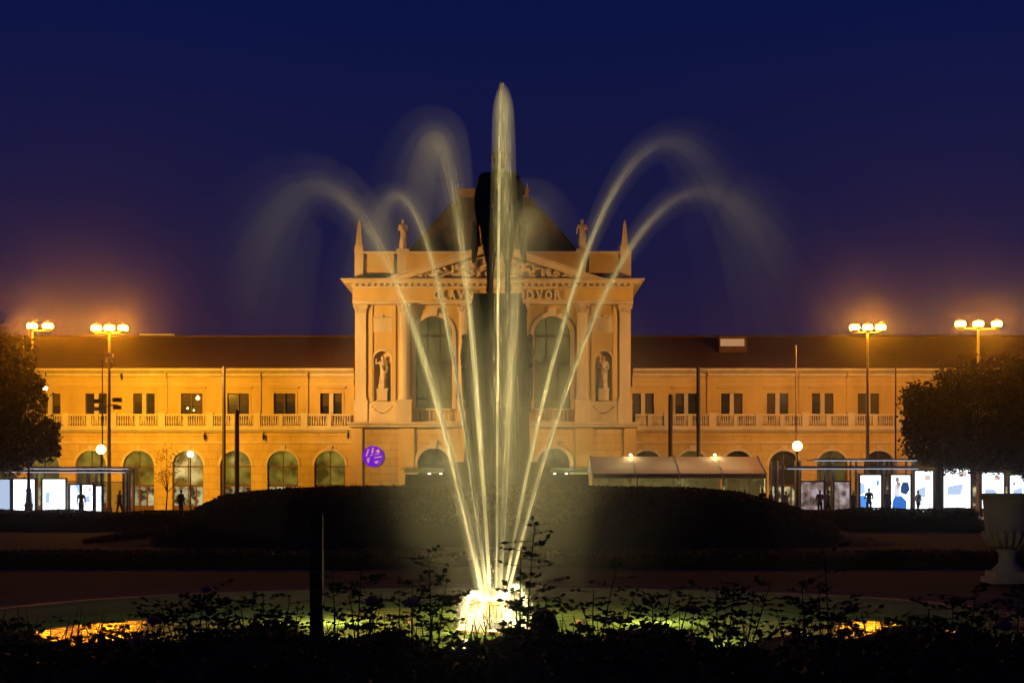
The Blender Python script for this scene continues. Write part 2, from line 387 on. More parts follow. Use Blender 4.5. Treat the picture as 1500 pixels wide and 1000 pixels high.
nmp = 26000; rq = np.random.default_rng(31); uu = rq.uniform(-11, 10, nmp); yy_ = rq.uniform(40.6, 52, nmp)
ff = np.clip(1-np.abs((yy_-48)/8.0)**3.2, 0, 1)**.7
MOUND_PTS = np.stack([uu*(.9+.1*ff), yy_, np.array([mound_h(u) for u in uu])*ff+rq.uniform(-.02, .09, nmp)], 1)
# ================================================================== STATION
ST = thing('station_building', 'long ochre two storey railway station with pedimented centre and brown roofs', 'building', (WX(722, 114), 114, 0))
AX = WX(722, 114.0)

def wall_openings(mb, x0, x1, z0, z1, y0, y1, ops, seg=14):
    """ops: (cx, w, zb, zt, arched). zt is the crown of the opening"""
    ops = sorted(ops); x = x0
    for cx, w, zb, zt, arched in ops:
        a, b = cx-w/2, cx+w/2
        if a > x: mb.box(x, a, y0, y1, z0, z1)
        if zb > z0: mb.box(a, b, y0, y1, z0, zb)
        if arched:
            r = w/2; sp = zt-r
            for k in range(seg):
                t0, t1 = math.pi*(1-k/seg), math.pi*(1-(k+1)/seg)
                xa, za = cx+r*math.cos(t0), sp+r*math.sin(t0); xb, zb_ = cx+r*math.cos(t1), sp+r*math.sin(t1)
                mb.prism([(xa, za), (xb, zb_), (xb, z1), (xa, z1)], y0, y1)
        elif zt < z1: mb.box(a, b, y0, y1, zt, z1)
        x = b
    if x1 > x: mb.box(x, x1, y0, y1, z0, z1)
    return mb
def arch_band(mb, cx, zt, w, bw, y0, y1, seg=16, legs=None):
    """raised moulding around an arch"""
    r = w/2; sp = zt-r
    for k in range(seg):
        t0, t1 = math.pi*(1-k/seg), math.pi*(1-(k+1)/seg)
        p = lambda rr, t: (cx+rr*math.cos(t), sp+rr*math.sin(t))
        mb.prism([p(r, t0), p(r, t1), p(r+bw, t1), p(r+bw, t0)], y0, y1)
    if legs is not None:
        for s in (-1, 1):
            a, b = sorted((cx+s*r, cx+s*(r+bw))); mb.box(a, b, y0, y1, legs, sp)
    return mb
def arch_poly(cx, zb, zt, w, seg=16):
    r = w/2; sp = zt-r
    return [(cx-r, zb), (cx+r, zb)] + [(cx+r*math.cos(math.pi*k/seg), sp+r*math.sin(math.pi*k/seg)) for k in range(seg+1)][0:]
def balustrade_bay(x0, x1, y, z0, z1, parent, nb, mat='stone'):
    """rails of one bay, balusters joined (3 photo pixels each)"""
    h = z1-z0
    mb = MB(); mb.box(x0, x1, y-0.14, y+0.14, z1-0.16, z1); mb.box(x0, x1, y-0.13, y+0.13, z0, z0+0.13)
    o = mb.build('balustrade_rail', M[mat], parent)
    b = MB(); hh = h-0.29
    for k in range(nb):
        x = x0+(x1-x0)*(k+0.5)/nb
        b.lathe([(0.055, 0), (0.05, hh*.12), (0.085, hh*.35), (0.05, hh*.72), (0.045, hh*.85), (0.075, hh)], x, y, 6, z=z0+0.13)
    b.build('balusters', M[mat], o, smooth=True, kind='stuff')
    return o

# ---------------------------------------------------- wings
YG, YU = 116.0, 118.0                                # ground-floor front, upper-floor front
Z_BALC, Z_EAVE = 6.95, 11.75
arch_px = {-1: [483, 414, 345, 275, 203, 133, 64, -6, -76, -146], 1: [948, 1014, 1081, 1149, 1219, 1288, 1357, 1426, 1495, 1564, 1633]}
win_px = {-1: [485, 417, 349, 281, 211, 141, 73, 5, -63, -131], 1: [942, 1005, 1072, 1139, 1205, 1272, 1339, 1406, 1473, 1540, 1607]}
ext_px = {-1: (-190, 515), 1: (930, 1680)}
pair_kind = {(-1, 417): 'dark', (-1, 349): 'dark', (-1, 281): 'dark'}
lit_arch = {(-1, 275): 'pane_warm', (-1, 203): 'pane_green', (-1, 345): 'pane_green', (-1, 414): 'pane_green', (-1, 483): 'pane_green'}
for side in (-1, 1):
    x0, x1 = WX(ext_px[side][0], YG), WX(ext_px[side][1], YG)
    aw, atop = 2.52, 5.02
    acx = [WX(p, YG) for p in arch_px[side]]
    mb = MB(); wall_openings(mb, x0, x1, 0, Z_BALC-0.45, YG, YG+0.55, [(c, aw, 0.0, atop, True) for c in acx])
    mb.build('ground_floor_wall', M['ashlar'], ST)
    # string course, floor slab of the terrace
    mb = MB(); mb.xprism([(YG-0.12, 6.50), (YG-0.30, 6.72), (YG-0.30, 6.90), (YU+0.3, 6.92), (YU+0.3, 6.50)], x0, x1)
    mb.build('terrace_cornice', M['stone'], ST)
    mb = MB(); mb.box(x0, x1, YG-0.05, YG-0.002, 5.62, 5.78); mb.build('string_course', M['stone'], ST)
    # arches: band, frame, panes
    for p, c in zip(arch_px[side], acx):
        a = MB(); arch_band(a, c, atop, aw, 0.20, YG-0.06, YG+0.05); a.prism([(c-0.16, atop-0.03), (c+0.16, atop-0.03), (c+0.24, atop+0.42), (c-0.24, atop+0.42)], YG-0.11, YG+0.04)
        w_ = a.build('arch_surround', M['stone'], ST)
        fr = MB(); yf = YG+0.34; sp = atop-aw/2
        arch_band(fr, c, atop-0.002, aw-0.16, 0.08, yf, yf+0.10)
        for s in (-1, 1): fr.box(min(c+s*aw/2, c+s*(aw/2-0.10)), max(c+s*aw/2, c+s*(aw/2-0.10)), yf, yf+0.10, 0, sp)
        tz = WZ(711, YG)
        fr.box(c-aw/2+0.1, c+aw/2-0.1, yf-0.02, yf+0.12, tz-0.09, tz+0.09)
        fr.box(c-aw/2+0.1, c+aw/2-0.1, yf, yf+0.10, sp-0.10, sp+0.02)
        fr.box(c-0.045, c+0.045, yf, yf+0.09, tz+0.09, atop-0.08)
        for xx in (-0.62, 0.0, 0.62): fr.box(c+xx-0.06, c+xx+0.06, yf, yf+0.10, 0.0, tz-0.09)
        fr.box(c-aw/2+0.1, c+aw/2-0.1, yf+0.005, yf+0.09, 0.0, 0.55)
        win = fr.build('arched_window', M['woodframe'], ST)
        key = lit_arch.get((side, p), random.choice(['pane_olive', 'pane_olive', 'pane']) if side == 1 else 'pane_green')
        g = MB(); g.prism(arch_poly(c, tz, atop, aw-0.1), yf+0.05, yf+0.065); g.build('fanlight_pane', M[key], win)
        g = MB(); g.box(c-aw/2+0.06, c+aw/2-0.06, yf+0.05, yf+0.065, 0.1, tz); g.build('door_pane', M['pane_shop'], win)
    # upper wall with paired windows
    wz0, wz1 = 7.35, WZ(576, YU)
    wcx = [WX(p, YU) for p in win_px[side]]; ww = 1.80
    mb = MB(); wall_openings(mb, x0, x1, 6.4, Z_EAVE, YU, YU+0.5, [(c, ww, wz0, wz1, False) for c in wcx])
    mb.build('upper_floor_wall', M['stucco'], ST)
    for p, c in zip(win_px[side], wcx):
        s = MB()
        s.box(c-ww/2-0.16, c-ww/2, YU-0.07, YU+0.02, wz0, wz1+0.16); s.box(c+ww/2, c+ww/2+0.16, YU-0.07, YU+0.02, wz0, wz1+0.16)
        s.box(c-ww/2, c+ww/2, YU-0.07, YU+0.02, wz1, wz1+0.16)
        s.box(c-ww/2-0.28, c+ww/2+0.28, YU-0.20, YU+0.02, wz1+0.42, wz1+0.56); s.box(c-ww/2-0.1, c+ww/2+0.1, YU-0.05, YU+0.02, wz1+0.18, wz1+0.40)
        s.box(c-ww/2-0.25, c+ww/2+0.25, YU-0.18, YU+0.02, wz0-0.14, wz0)
        win = s.build('paired_window', M['stucco'], ST)
        dark = pair_kind.get((side, p))
        pier = 0.05 if dark else 0.17
        q = MB(); q.box(c-pier, c+pier, YU+0.02, YU+0.42, wz0, wz1); q.build('window_pier', M['darkframe'] if dark else M['stone'], win)
        for sgn in (-1, 1):
            a, b = sorted((c+sgn*pier, c+sgn*ww/2))
            f_ = MB(); yy = YU+0.22
            f_.box(a, a+0.06, yy, yy+0.07, wz0, wz1); f_.box(b-0.06, b, yy, yy+0.07, wz0, wz1)
            f_.box(a+0.06, b-0.06, yy, yy+0.07, wz1-0.07, wz1); f_.box(a+0.06, b-0.06, yy, yy+0.07, wz0, wz0+0.07)
            f_.box(a+0.06, b-0.06, yy, yy+0.06, wz0+(wz1-wz0)*.64, wz0+(wz1-wz0)*.64+0.06)
            f_.build('sash', M['darkframe'], win)
            g = MB(); g.box(a+0.05, b-0.05, yy+0.03, yy+0.04, wz0+0.05, wz1-0.05); g.build('pane', M['pane'], win)
            if random.random() < .55:
                hb = random.choice([.3, .45, .7, .95])*(wz1-wz0); g = MB()
                nsl = int(hb/.16)
                for q in range(nsl): z_ = wz1-.07-q*.16; g.xprism([(yy-.025, z_-.13), (yy+.02, z_-.005), (yy+.028, z_-.01), (yy-.017, z_-.135)], a+.065, b-.065)
                g.build('blind', M['blind'], win)
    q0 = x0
    for c in sorted(wcx)+[None]:                 # dark band added on the wall foot for the shade behind the balusters
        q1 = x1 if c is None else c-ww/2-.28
        if q1 > q0: q = MB(); q.box(q0, q1, YU-.05, YU-.003, 6.93, 8.02); q.build('shade_band', M['shade_band'], ST)
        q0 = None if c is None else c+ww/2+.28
    # terrace balustrade with pedestals between the windows
    bz0, bz1 = 6.92, WZ(606, YG)
    mids = sorted([(a+b)/2 for a, b in zip(wcx, wcx[1:])]); lim = [WX(519, YG)] if side == -1 else [WX(926, YG)]
    peds = sorted(mids + lim)
    for a in mids:
        m2 = MB(); m2.box(a-0.26, a+0.26, YG-0.10, YG+0.32, bz0, bz1+0.02); m2.box(a-0.30, a+0.30, YG-0.14, YG+0.36, bz1+0.02, bz1+0.10); m2.build('balustrade_pedestal', M['stone'], ST)
    for a, b in zip(peds, peds[1:]):
        mid = (a+b)/2
        m2 = MB(); m2.box(mid-0.16, mid+0.16, YG-0.08, YG+0.30, bz0, bz1-0.002); m2.build('balustrade_pedestal', M['stone'], ST)
        balustrade_bay(a+0.26, mid-0.16, YG+0.11, bz0, bz1, ST, 8); balustrade_bay(mid+0.16, b-0.26, YG+0.11, bz0, bz1, ST, 8)
    # eaves, gutter and roof
    mb = MB(); mb.xprism([(YU-0.10, 11.15), (YU-0.22, 11.30), (YU-0.22, 11.45), (YU-0.62, 11.68), (YU-0.62, 11.86), (YU+0.4, 11.86), (YU+0.4, 11.15)], x0, x1); mb.build('eaves_cornice', M['stone'], ST)
    mb = MB(); mb.box(x0, x1, YU-0.06, YU-0.003, 10.55, 10.66); mb.build('string_course', M['stone'], ST)
    rz = WZ(493, 126)
    mb = MB(); mb.xprism([(YU-0.55, 11.865), (126, rz), (134.5, 11.865)], x0, x1); mb.build('wing_roof', M['roof'], ST)
    mb = MB(); mb.tube([(x0, 126, rz+0.02), (x1, 126, rz+0.02)], 0.12, 6); mb.build('roof_ridge', M['roof'], ST)
    mb = MB(); mb.box(x0, x1, YU+0.6, 134, 0.0, 11.5); mb.build('rear_body', M['stucco'], ST)
    for dx in ((382, 451, 245) if side == -1 else (1036, 1170, 1240)):
        xx = WX(dx, YU); mb = MB(); mb.tube([(xx, YU-0.5, 11.6), (xx, YU-0.5, 11.45), (xx, YU-0.10, 11.0), (xx, YU-0.10, 7.0)], 0.055, 6); mb.build('downpipe', M['stucco'], ST)
# glowing beads added for the bright reflections in one upper window
for px, py, r0 in ((290, 583, .20), (275, 598, .10), (284, 601, .09)):
    x, z = W(px, py, YU+.18); mb = MB(); mb.lathe([(.03, r0*1.2), (r0*.6, r0*.6), (r0, 0), (r0*.6, -r0*.6), (.02, -r0*.8)], x, YU+.14, 10, z=z); mb.build('window_glint', em('window_glint_glow', (1.0, .62, .2), 4.0), ST, smooth=True)
# roof lights
x0, z0 = W(1053, 508, 121.5); x1, z1 = W(1094, 497, 121.5)
mb = MB(); mb.box(x0, x1, 121.3, 122.6, z0-0.5, z1+0.25); o = mb.build('dormer', M['roof'], ST)
g = MB(); g.box(x0+0.1, x1-0.25, 121.24, 121.29, z0+0.05, z1+0.02); g.build('lit_pane', em('dormer_light', (1.0, 0.50, 0.22), 0.42), o)
xa, za = W(205, 491, 126); xb, _ = W(256, 491, 126)
mb = MB(); mb.tube([(xa, 125.9, za+0.05), (xb, 125.9, za+0.05)], 0.07, 6); mb.build('ridge_rail', M['steel'], ST)

# ---------------------------------------------------- centre block
YL, YC = 113.5, 114.6                 # lower storey front, upper storey wall
sL = lambda p: WX(p, YL); sC = lambda p: WX(p, YC)
zl = WZ(619, YL)                      # top of lower storey
# lower storey
ent = [(sL(635), sL(660)-sL(612), 0.0, WZ(656, YL), True), (sL(722), sL(660)-sL(612), 0.0, WZ(656, YL), True), (sL(811), sL(660)-sL(612), 0.0, WZ(656, YL), True)]
mb = MB(); wall_openings(mb, sL(514), sL(931), 0, zl-0.35, YL, YL+1.0, ent); mb.build('ground_floor_wall', M['ashlar'], ST)
mb = MB()
for s_, a, b in ((0, 514, 531), (0, 584, 607), (0, 664, 692), (0, 751, 780), (0, 843, 868), (0, 914, 931)):
    mb2 = MB(); mb2.box(sL(a), sL(b), YL-0.18, YL-0.002, 0.0, zl-0.36); mb2.build('lesene', M['stucco'], ST)
mb = MB(); mb.box(sL(511), sL(934), YL-0.42, YC+0.6, zl-0.35, zl-0.14); mb.box(sL(509), sL(936), YL-0.55, YC+0.6, zl-0.14, zl+0.04); mb.build('belt_cornice', M['stone'], ST)
for c, w, zb, zt, _ in ent:
    a = MB(); arch_band(a, c, zt, w, 0.30, YL-0.12, YL+0.1, legs=0.0); a.prism([(c-0.2, zt-0.05), (c+0.2, zt-0.05), (c+0.32, zt+0.65), (c-0.32, zt+0.65)], YL-0.22, YL+0.05); a.build('arch_surround', M['stone'], ST)
    f = MB(); yf = YL+0.62; arch_band(f, c, zt-0.002, w-0.2, 0.10, yf, yf+0.1); f.box(c-w/2+.05, c+w/2-.05, yf, yf+0.12, zt-w/2-0.12, zt-w/2+0.05); f.box(c-0.06, c+0.06, yf, yf+0.1, 0, zt-0.1)
    for xx in (-0.5, 0.5): f.box(c+xx*w/2-0.05, c+xx*w/2+0.05, yf, yf+0.1, 0, zt-w/2-0.12)
    win = f.build('entrance_door', M['darkframe'], ST)
    g = MB(); g.prism(arch_poly(c, 0.05, zt, w-0.1), yf+0.05, yf+0.065); g.build('pane', glow_glass('entrance_glass', (0.008, 0.008, 0.004), (0.12, 0.13, 0.05), 0.7, 0.7, .45, .7), win)
# upper storey wall with three great arched windows and two niches
zc = WZ(447, YC)                      # underside of entablature
bw = sC(662)-sC(609); zs = WZ(600, YC); zt_big = WZ(463, YC)
nw = sC(573)-sC(548); znt = WZ(514, YC); znb = WZ(587, YC)
big = [sC(635.5), sC(722), sC(809)]; nic = [sC(560), sC(884)]
mb = MB(); wall_openings(mb, sC(520), sC(924), zl-0.3, zc, YC, YC+0.9, [(c, bw, zs, zt_big, True) for c in big] + [(c, nw, znb, znt, True) for c in nic], seg=18)
mb.build('upper_floor_wall', M['stucco'], ST)
mb = MB(); mb.box(sC(520), sC(924), YC+0.92, 131, 0.0, WZ(375, YC)); mb.build('rear_body', M['stucco'], ST)
for c in big:
    a = MB(); arch_band(a, c, zt_big, bw, 0.32, YC-0.12, YC+0.1, 20, legs=zs); a.prism([(c-0.2, zt_big-0.02), (c+0.2, zt_big-0.02), (c+0.34, zt_big+0.62), (c-0.34, zt_big+0.62)], YC-0.26, YC+0.05)
    win = a.build('arched_window', M['stone'], ST)
    f = MB(); yf = YC+0.42; sp = zt_big-bw/2
    arch_band(f, c, zt_big-0.002, bw-0.24, 0.12, yf, yf+0.12, 20)
    for s in (-1, 1): q = sorted((c+s*bw/2, c+s*(bw/2-.13))); f.box(q[0], q[1], yf, yf+.12, zs, sp)
    for zz, t in ((WZ(491, YC), .10), (WZ(530, YC), .22), (WZ(583, YC), .07)): f.box(c-bw/2+.12, c+bw/2-.12, yf-.03, yf+.12, zz-t, zz+t)
    for xx in (-0.17, 0.17): f.box(c+xx*bw-.06, c+xx*bw+.06, yf-.01, yf+.11, zs, sp+bw*0.44)
    f.build('window_frame', M['darkframe'], win)
    xs = [c-bw/2+.05, c-.17*bw, c+.17*bw, c+bw/2-.05]; zz = [zs, WZ(530, YC), WZ(491, YC)]
    for i in range(3):
        for j in range(2):
            g = MB(); g.box(xs[i], xs[i+1], yf+.05, yf+.065, zz[j], zz[j+1]); g.build('pane', M['pane_big'], win)
    g = MB(); g.prism(arch_poly(c, WZ(491, YC), zt_big, bw-.1), yf+.05, yf+.065); g.build('fanlight_pane', M['pane_big'], win)
    balustrade_bay(c-bw/2+0.05, c+bw/2-0.05, YC-0.22, zl+0.06, WZ(598, YC-0.2), ST, 9)

def robed_figure(h, arm=0, seed=0, lean=0.0):
    """draped standing statue of height h, base at z=0, facing -y"""
    r_ = random.Random(seed); k = h/1.8; mb = MB()
    P = lambda x, y, z: (x*k, y*k, z*k)
    mb.tube([P(0, 0, 0.0), P(0.02, -.02, .35), P(0.03+lean, -.03, .8), P(lean, 0, 1.0)], [.235*k, .20*k, .19*k, .165*k], 12)
    mb.cap(P(lean, 0, 1.0), P(lean*.5, 0, 1.36), .165*k, .17*k); mb.cap(P(-.19, 0, 1.43), P(.19, 0, 1.43), .075*k, .075*k)
    mb.cap(P(lean*.4, 0, 1.45), P(lean*.4, -.01, 1.56), .06*k, .055*k); mb.ball(P(lean*.4, -.02, 1.67), (.10*k, .115*k, .135*k)); mb.ball(P(lean*.4, .03, 1.69), (.115*k, .115*k, .125*k))
    arms = {0: (((-.26, -.03, 1.16), (-.05, -.20, 1.12)), ((.27, 0, 1.14), (.10, -.2, 1.0))),
            1: (((-.30, -.05, 1.2), (-.33, -.12, .92)), ((.28, -.04, 1.2), (.05, -.2, 1.28))),
            2: (((-.33, -.04, 1.36), (-.30, -.14, 1.62)), ((.27, 0, 1.14), (.25, -.15, .9)))}[arm]
    for s, (e, hd) in zip((-1, 1), arms):
        mb.cap(P(s*.20, 0, 1.42), P(*e), .068*k, .058*k); mb.cap(P(*e), P(*hd), .055*k, .042*k); mb.ball(P(*hd), .055*k, 8, 6)
    for q in range(9):                         # folds of the drapery
        a = r_.uniform(0, 6.28); x, y = .19*math.cos(a), .19*math.sin(a)-.02
        mb.tube([P(x*1.15, y*1.15, .0), P(x*.98, y*.98, .5), P(x*.55+lean, y*.7, r_.uniform(.9, 1.25))], [.045*k, .04*k, .02*k], 6)
    mb.tube([P(-.17, -.1, 1.42), P(0, -.19, 1.15), P(.17, -.14, .85), P(.2, .02, .6)], [.05*k, .06*k, .06*k, .04*k], 6)
    return organic(mb, 0.028*k*1.1, 3)
def place_fig(me, name, loc, parent, mat, rz=0):
    me.transform(Matrix.Translation(loc) @ Matrix.Rotation(rz, 4, 'Z'))
    return link(name, me, mat, parent)

for i, c in enumerate(nic):
    g = MB(); seg = 10
    for k in range(seg):                       # curved back of the niche
        t0, t1 = math.pi*k/seg, math.pi*(k+1)/seg; r = nw/2
        p = [(c-r*math.cos(t0), YC+0.16+.34*math.sin(t0)), (c-r*math.cos(t1), YC+0.16+.34*math.sin(t1))]
        g.add([(p[0][0], p[0][1], znb), (p[1][0], p[1][1], znb), (p[1][0], p[1][1], znt), (p[0][0], p[0][1], znt)], [(0, 1, 2, 3)])
    nb = g.build('niche', M['stucco'], ST)
    a = MB(); arch_band(a, c, znt, nw, 0.16, YC-0.07, YC+0.05, 12, legs=znb); a.build('niche_surround', M['stone'], nb)
    g = MB(); zp = WZ(569, YC); g.box(c-.42, c+.42, YC-.28, YC+.4, znb+.002, zp-.12); g.box(c-.48, c+.48, YC-.34, YC+.45, zp-.12, zp); g.build('statue_pedestal', M['stone'], nb)
    me = robed_figure(WZ(521, YC)-zp, arm=(2, 0)[i], seed=i+3, lean=(.05, -.04)[i])
    place_fig(me, 'niche_statue', (c, YC+.02, zp), ST, M['carved'])
    # panels above and below the niche
    g = MB(); g.box(c-1.15, c+1.15, YC-.06, YC-.002, WZ(487, YC), WZ(462, YC)); pn = g.build('wall_panel', M['stone'], ST)
    g = MB()
    for s in (-1, 1):
        for t in range(5): g.ball((c+s*(.2+.18*t), YC-.07, WZ(465, YC)-.05*math.sin(t*.9)), (.11, .05, .09), 6, 5)
    g.ball((c, YC-.09, WZ(464, YC)), (.16, .07, .2), 8, 6); g.build('garland_relief', M['carved'], pn, smooth=True)
    g = MB(); g.box(c-1.2, c+1.2, YC-.30, YC-.002, zl+.05, WZ(588, YC)); pn = g.build('dado_panel', M['stone'], ST)
    g = MB()
    for s in (-1, 1):
        for t in range(6): g.ball((c+s*(.16*t), YC-.31, WZ(605, YC)+.035*t*t*.6), (.10, .05, .09), 6, 5)
    g.build('garland_relief', M['carved'], pn, smooth=True)

# columns and pilasters on pedestals
zpd = WZ(586, YC-.6)
def column(cx, round_, wpx=18):
    y = YC-(.62 if round_ else .0)
    w = wpx*YC/F
    if round_:
        b = MB(); b.box(cx-w*.62, cx+w*.62, y-.62, YC-.002, zl+.045, zpd-.18); b.box(cx-w*.68, cx+w*.68, y-.68, YC-.002, zpd-.18, zpd)
        base = b.build('column_pedestal', M['stone'], ST)
        s = MB(); h = zc-.75-zpd
        prof = [(w*.58, 0), (w*.60, .10), (w*.52, .18), (w*.56, .28), (w*.48, .36), (w*.475, h*.35), (w*.43, h), (w*.47, h+.02), (w*.44, h+.08)]
        s.lathe(prof, cx, y, 20, z=zpd); col = s.build('column', M['stone'], ST, smooth=True)
        k = MB(); z0 = zpd+h+.06
        k.lathe([(w*.42, 0), (w*.44, .15), (w*.60, .52), (w*.64, .60)], cx, y, 16, z=z0)
        for q in range(12):
            a = 2*math.pi*q/12
            for rr, zz in ((.47, .16), (.52, .34)): k.ball((cx+w*rr*math.cos(a+zz), y+w*rr*math.sin(a+zz), z0+zz), (.075, .075, .12), 6, 5)
        for s1 in (-1, 1):
            for s2 in (-1, 1): k.ball((cx+s1*w*.5, y+s2*w*.5, z0+.52), (.13, .13, .12), 7, 5)
        k.box(cx-w*.66, cx+w*.66, y-w*.66, YC-.002, z0+.60, zc-.003)
        k.build('capital', M['carved'], col)
    else:
        b = MB(); b.box(cx-w*.62, cx+w*.62, YC-.42, YC-.002, zl+.045, zpd-.18); b.box(cx-w*.68, cx+w*.68, YC-.48, YC-.002, zpd-.18, zpd); b.build('column_pedestal', M['stone'], ST)
        s = MB(); s.box(cx-w*.47, cx+w*.47, YC-.26, YC-.002, zpd+.25, zc-.68); s.box(cx-w*.54, cx+w*.54, YC-.32, YC-.002, zpd+.003, zpd+.25)
        col = s.build('pilaster', M['stone'], ST)
        k = MB(); k.taper(cx, YC-.15, zc-.68, zc-.10, w*.47, .13, w*.62, .24)
        for q in range(6):
            for zz in (.18, .36): k.ball((cx-w*.45+w*.18*q, YC-.30-zz*.1, zc-.68+zz), (.08, .06, .12), 6, 5)
        for s1 in (-1, 1): k.ball((cx+s1*w*.55, YC-.32, zc-.18), (.13, .1, .12), 7, 5)
        k.box(cx-w*.66, cx+w*.66, YC-.42, YC-.002, zc-.10, zc-.003); k.build('capital', M['carved'], col)
for p in (593, 680, 764, 853): column(WX(p, YC-.6), True, 17)
for p in (529, 915): column(sC(p), False, 16)
for p in (543, 577, 869, 901): 
    s = MB(); c = sC(p); s.box(c-.16, c+.16, YC-.12, YC-.002, zl+.05, zc-.01); s.build('pilaster_strip', M['stucco'], ST)
for p in (584, 603, 668, 776, 843, 862):     # half pilasters behind the columns
    pass
# entablature
YE = YC-.95
z1, z2, z3, z4 = zc, WZ(440, YE), WZ(422, YE), WZ(411, YE)
mb = MB(); mb.box(sC(518), sC(926), YE+.15, YC+.8, z1, z1+.22); mb.box(sC(517), sC(927), YE+.08, YC+.8, z1+.222, z2); mb.build('architrave', M['stone'], ST)
mb = MB(); mb.box(sC(518), sC(926), YE+.18, YC+.8, z2+.002, z3); mb.build('frieze', M['stucco'], ST)
mb = MB()
prf = [(0.10, z3+.002), (0.0, z3+.12), (-.10, z3+.24), (-.60, z3+.36), (-.60, z3+.50), (-.85, z4-.02), (-.85, z4+.06)]
xa, xb = sC(518), sC(926)
for (d0, za), (d1, zb) in zip(prf, prf[1:]):
    e0, e1 = -d0, -d1; e0 = max(e0, 0); e1 = max(e1, 0)
    mb.add([(xa-e0, YE+d0, za), (xb+e0, YE+d0, za), (xb+e1, YE+d1, zb), (xa-e1, YE+d1, zb)], [(0, 1, 2, 3)])
    mb.add([(xa-e0, YC+12, za), (xa-e0, YE+d0, za), (xa-e1, YE+d1, zb), (xa-e1, YC+12, zb)], [(0, 1, 2, 3)])
    mb.add([(xb+e0, YE+d0, za), (xb+e0, YC+12, za), (xb+e1, YC+12, zb), (xb+e1, YE+d1, zb)], [(0, 1, 2, 3)])
mb.add([(xa-.85, YE-.85, z4+.06), (xb+.85, YE-.85, z4+.06), (xb+.85, YC+12, z4+.06), (xa-.85, YC+12, z4+.06)], [(0, 1, 2, 3)])
mb.build('cornice', M['stone'], ST)
d = MB(); nd = 46
for k in range(nd):
    x = xa+.2+(xb-xa-.4)*k/(nd-1); d.box(x-.10, x+.10, YE-.42, YE-.04, z3+.13, z3+.335)
d.build('dentils', M['stone'], ST, kind='stuff')
# letters over the portico: GLAVNI KOLODVOR
def letter(ch, px0, px1):
    cu = bpy.data.curves.new('letter', 'FONT'); cu.body = ch; cu.size = 1.0; cu.extrude = 0.12; cu.bevel_depth = 0.012; cu.offset = 0.02
    t = bpy.data.objects.new('letter', cu); COL.objects.link(t)
    dg = bpy.context.evaluated_depsgraph_get(); dg.update()
    me = bpy.data.meshes.new_from_object(t.evaluated_get(dg)); bpy.data.objects.remove(t)
    co = np.empty(len(me.vertices)*3); me.vertices.foreach_get('co', co); co = co.reshape(-1, 3)
    mn, mx = co.min(0), co.max(0); x0, x1 = WX(px0, YE), WX(px1, YE); z0, z1 = WZ(438.2, YE), WZ(425.2, YE)
    out = np.empty_like(co)
    out[:, 0] = x0+(co[:, 0]-mn[0])/(mx[0]-mn[0])*(x1-x0); out[:, 2] = z0+(co[:, 1]-mn[1])/(mx[1]-mn[1])*(z1-z0)
    out[:, 1] = YE+.18-.05-(co[:, 2]-mn[2])/(mx[2]-mn[2])*.16
    me.vertices.foreach_set('co', out.ravel()); me.update()
    return link('letter', me, M['letter'], ST)
M['letter'] = pm('letter_stone', (0.66, 0.58, 0.45), (0.5, 0.44, 0.34), 3, 0.7)
def word(s, a, b):
    wd = {'I': .35, 'L': .85}; tot = sum(wd.get(c, 1.0) for c in s); u = (b-a)/tot; x = a
    for c in s:
        w = wd.get(c, 1.0)*u; letter(c, x+.13*u, x+w-.13*u); x += w
word('GLAVNI', 633, 699); word('KOLODVOR', 718, 824)
# pediment
YP = YE-.55
xl, xr, zb, zp = sC(574), sC(876), z4+.065, WZ(358, YP)
xm = (xl+xr)/2
mb = MB(); mb.prism([(xl+.9, zb), (xr-.9, zb), (xm, zp-.62)], YP+.50, YC+.9); ped = mb.build('pediment', M['stone'], ST)
for s in (-1, 1):
    xe = xl if s < 0 else xr; mb = MB()
    L_ = [(xe, zb), (xe+(-s)*1.3, zb), (xm, zp-.42), (xm, zp)]
    if s > 0: L_ = [L_[1], L_[0], L_[3], L_[2]]
    mb.prism(L_, YP-.15, YC+.95); mb.build('raking_cornice', M['stone'], ped)
    mb = MB(); L2 = [(xe, zb+.003), (xm, zp+.003), (xm, zp+.16), (xe-(-s)*.35, zb+.003)]
    if s > 0: L2 = [L2[0], L2[3], L2[2], L2[1]]
    mb.prism(L2, YP-.38, YC+.95); mb.build('raking_cornice', M['stone'], ped)
rel = MB(); r_ = random.Random(5)
for k in range(70):                             # crowd of reclining figures in the tympanum
    u = r_.uniform(-.93, .93); hmax = (zp-zb-1.0)*(1-abs(u))
    x = xm+u*(xr-xl)/2*.86; z = zb+.1+hmax*r_.uniform(.05, .95)
    a = r_.uniform(0, 3.14); ln = min(.55, .25+hmax*.3)
    rel.cap((x-ln*.5*math.cos(a), YP+.34, z-abs(ln*.4*math.sin(a))*.6), (x+ln*.5*math.cos(a), YP+.12, z+abs(ln*.4*math.sin(a))*.6), .15, .085, 8)
    if k % 3 == 0 and hmax > .5: rel.ball((x, YP+.10, min(z+.35, zb+hmax+.05)), .16, 8, 6)
link('tympanum_relief', organic(rel, .05, 0), M['carved'], ped)
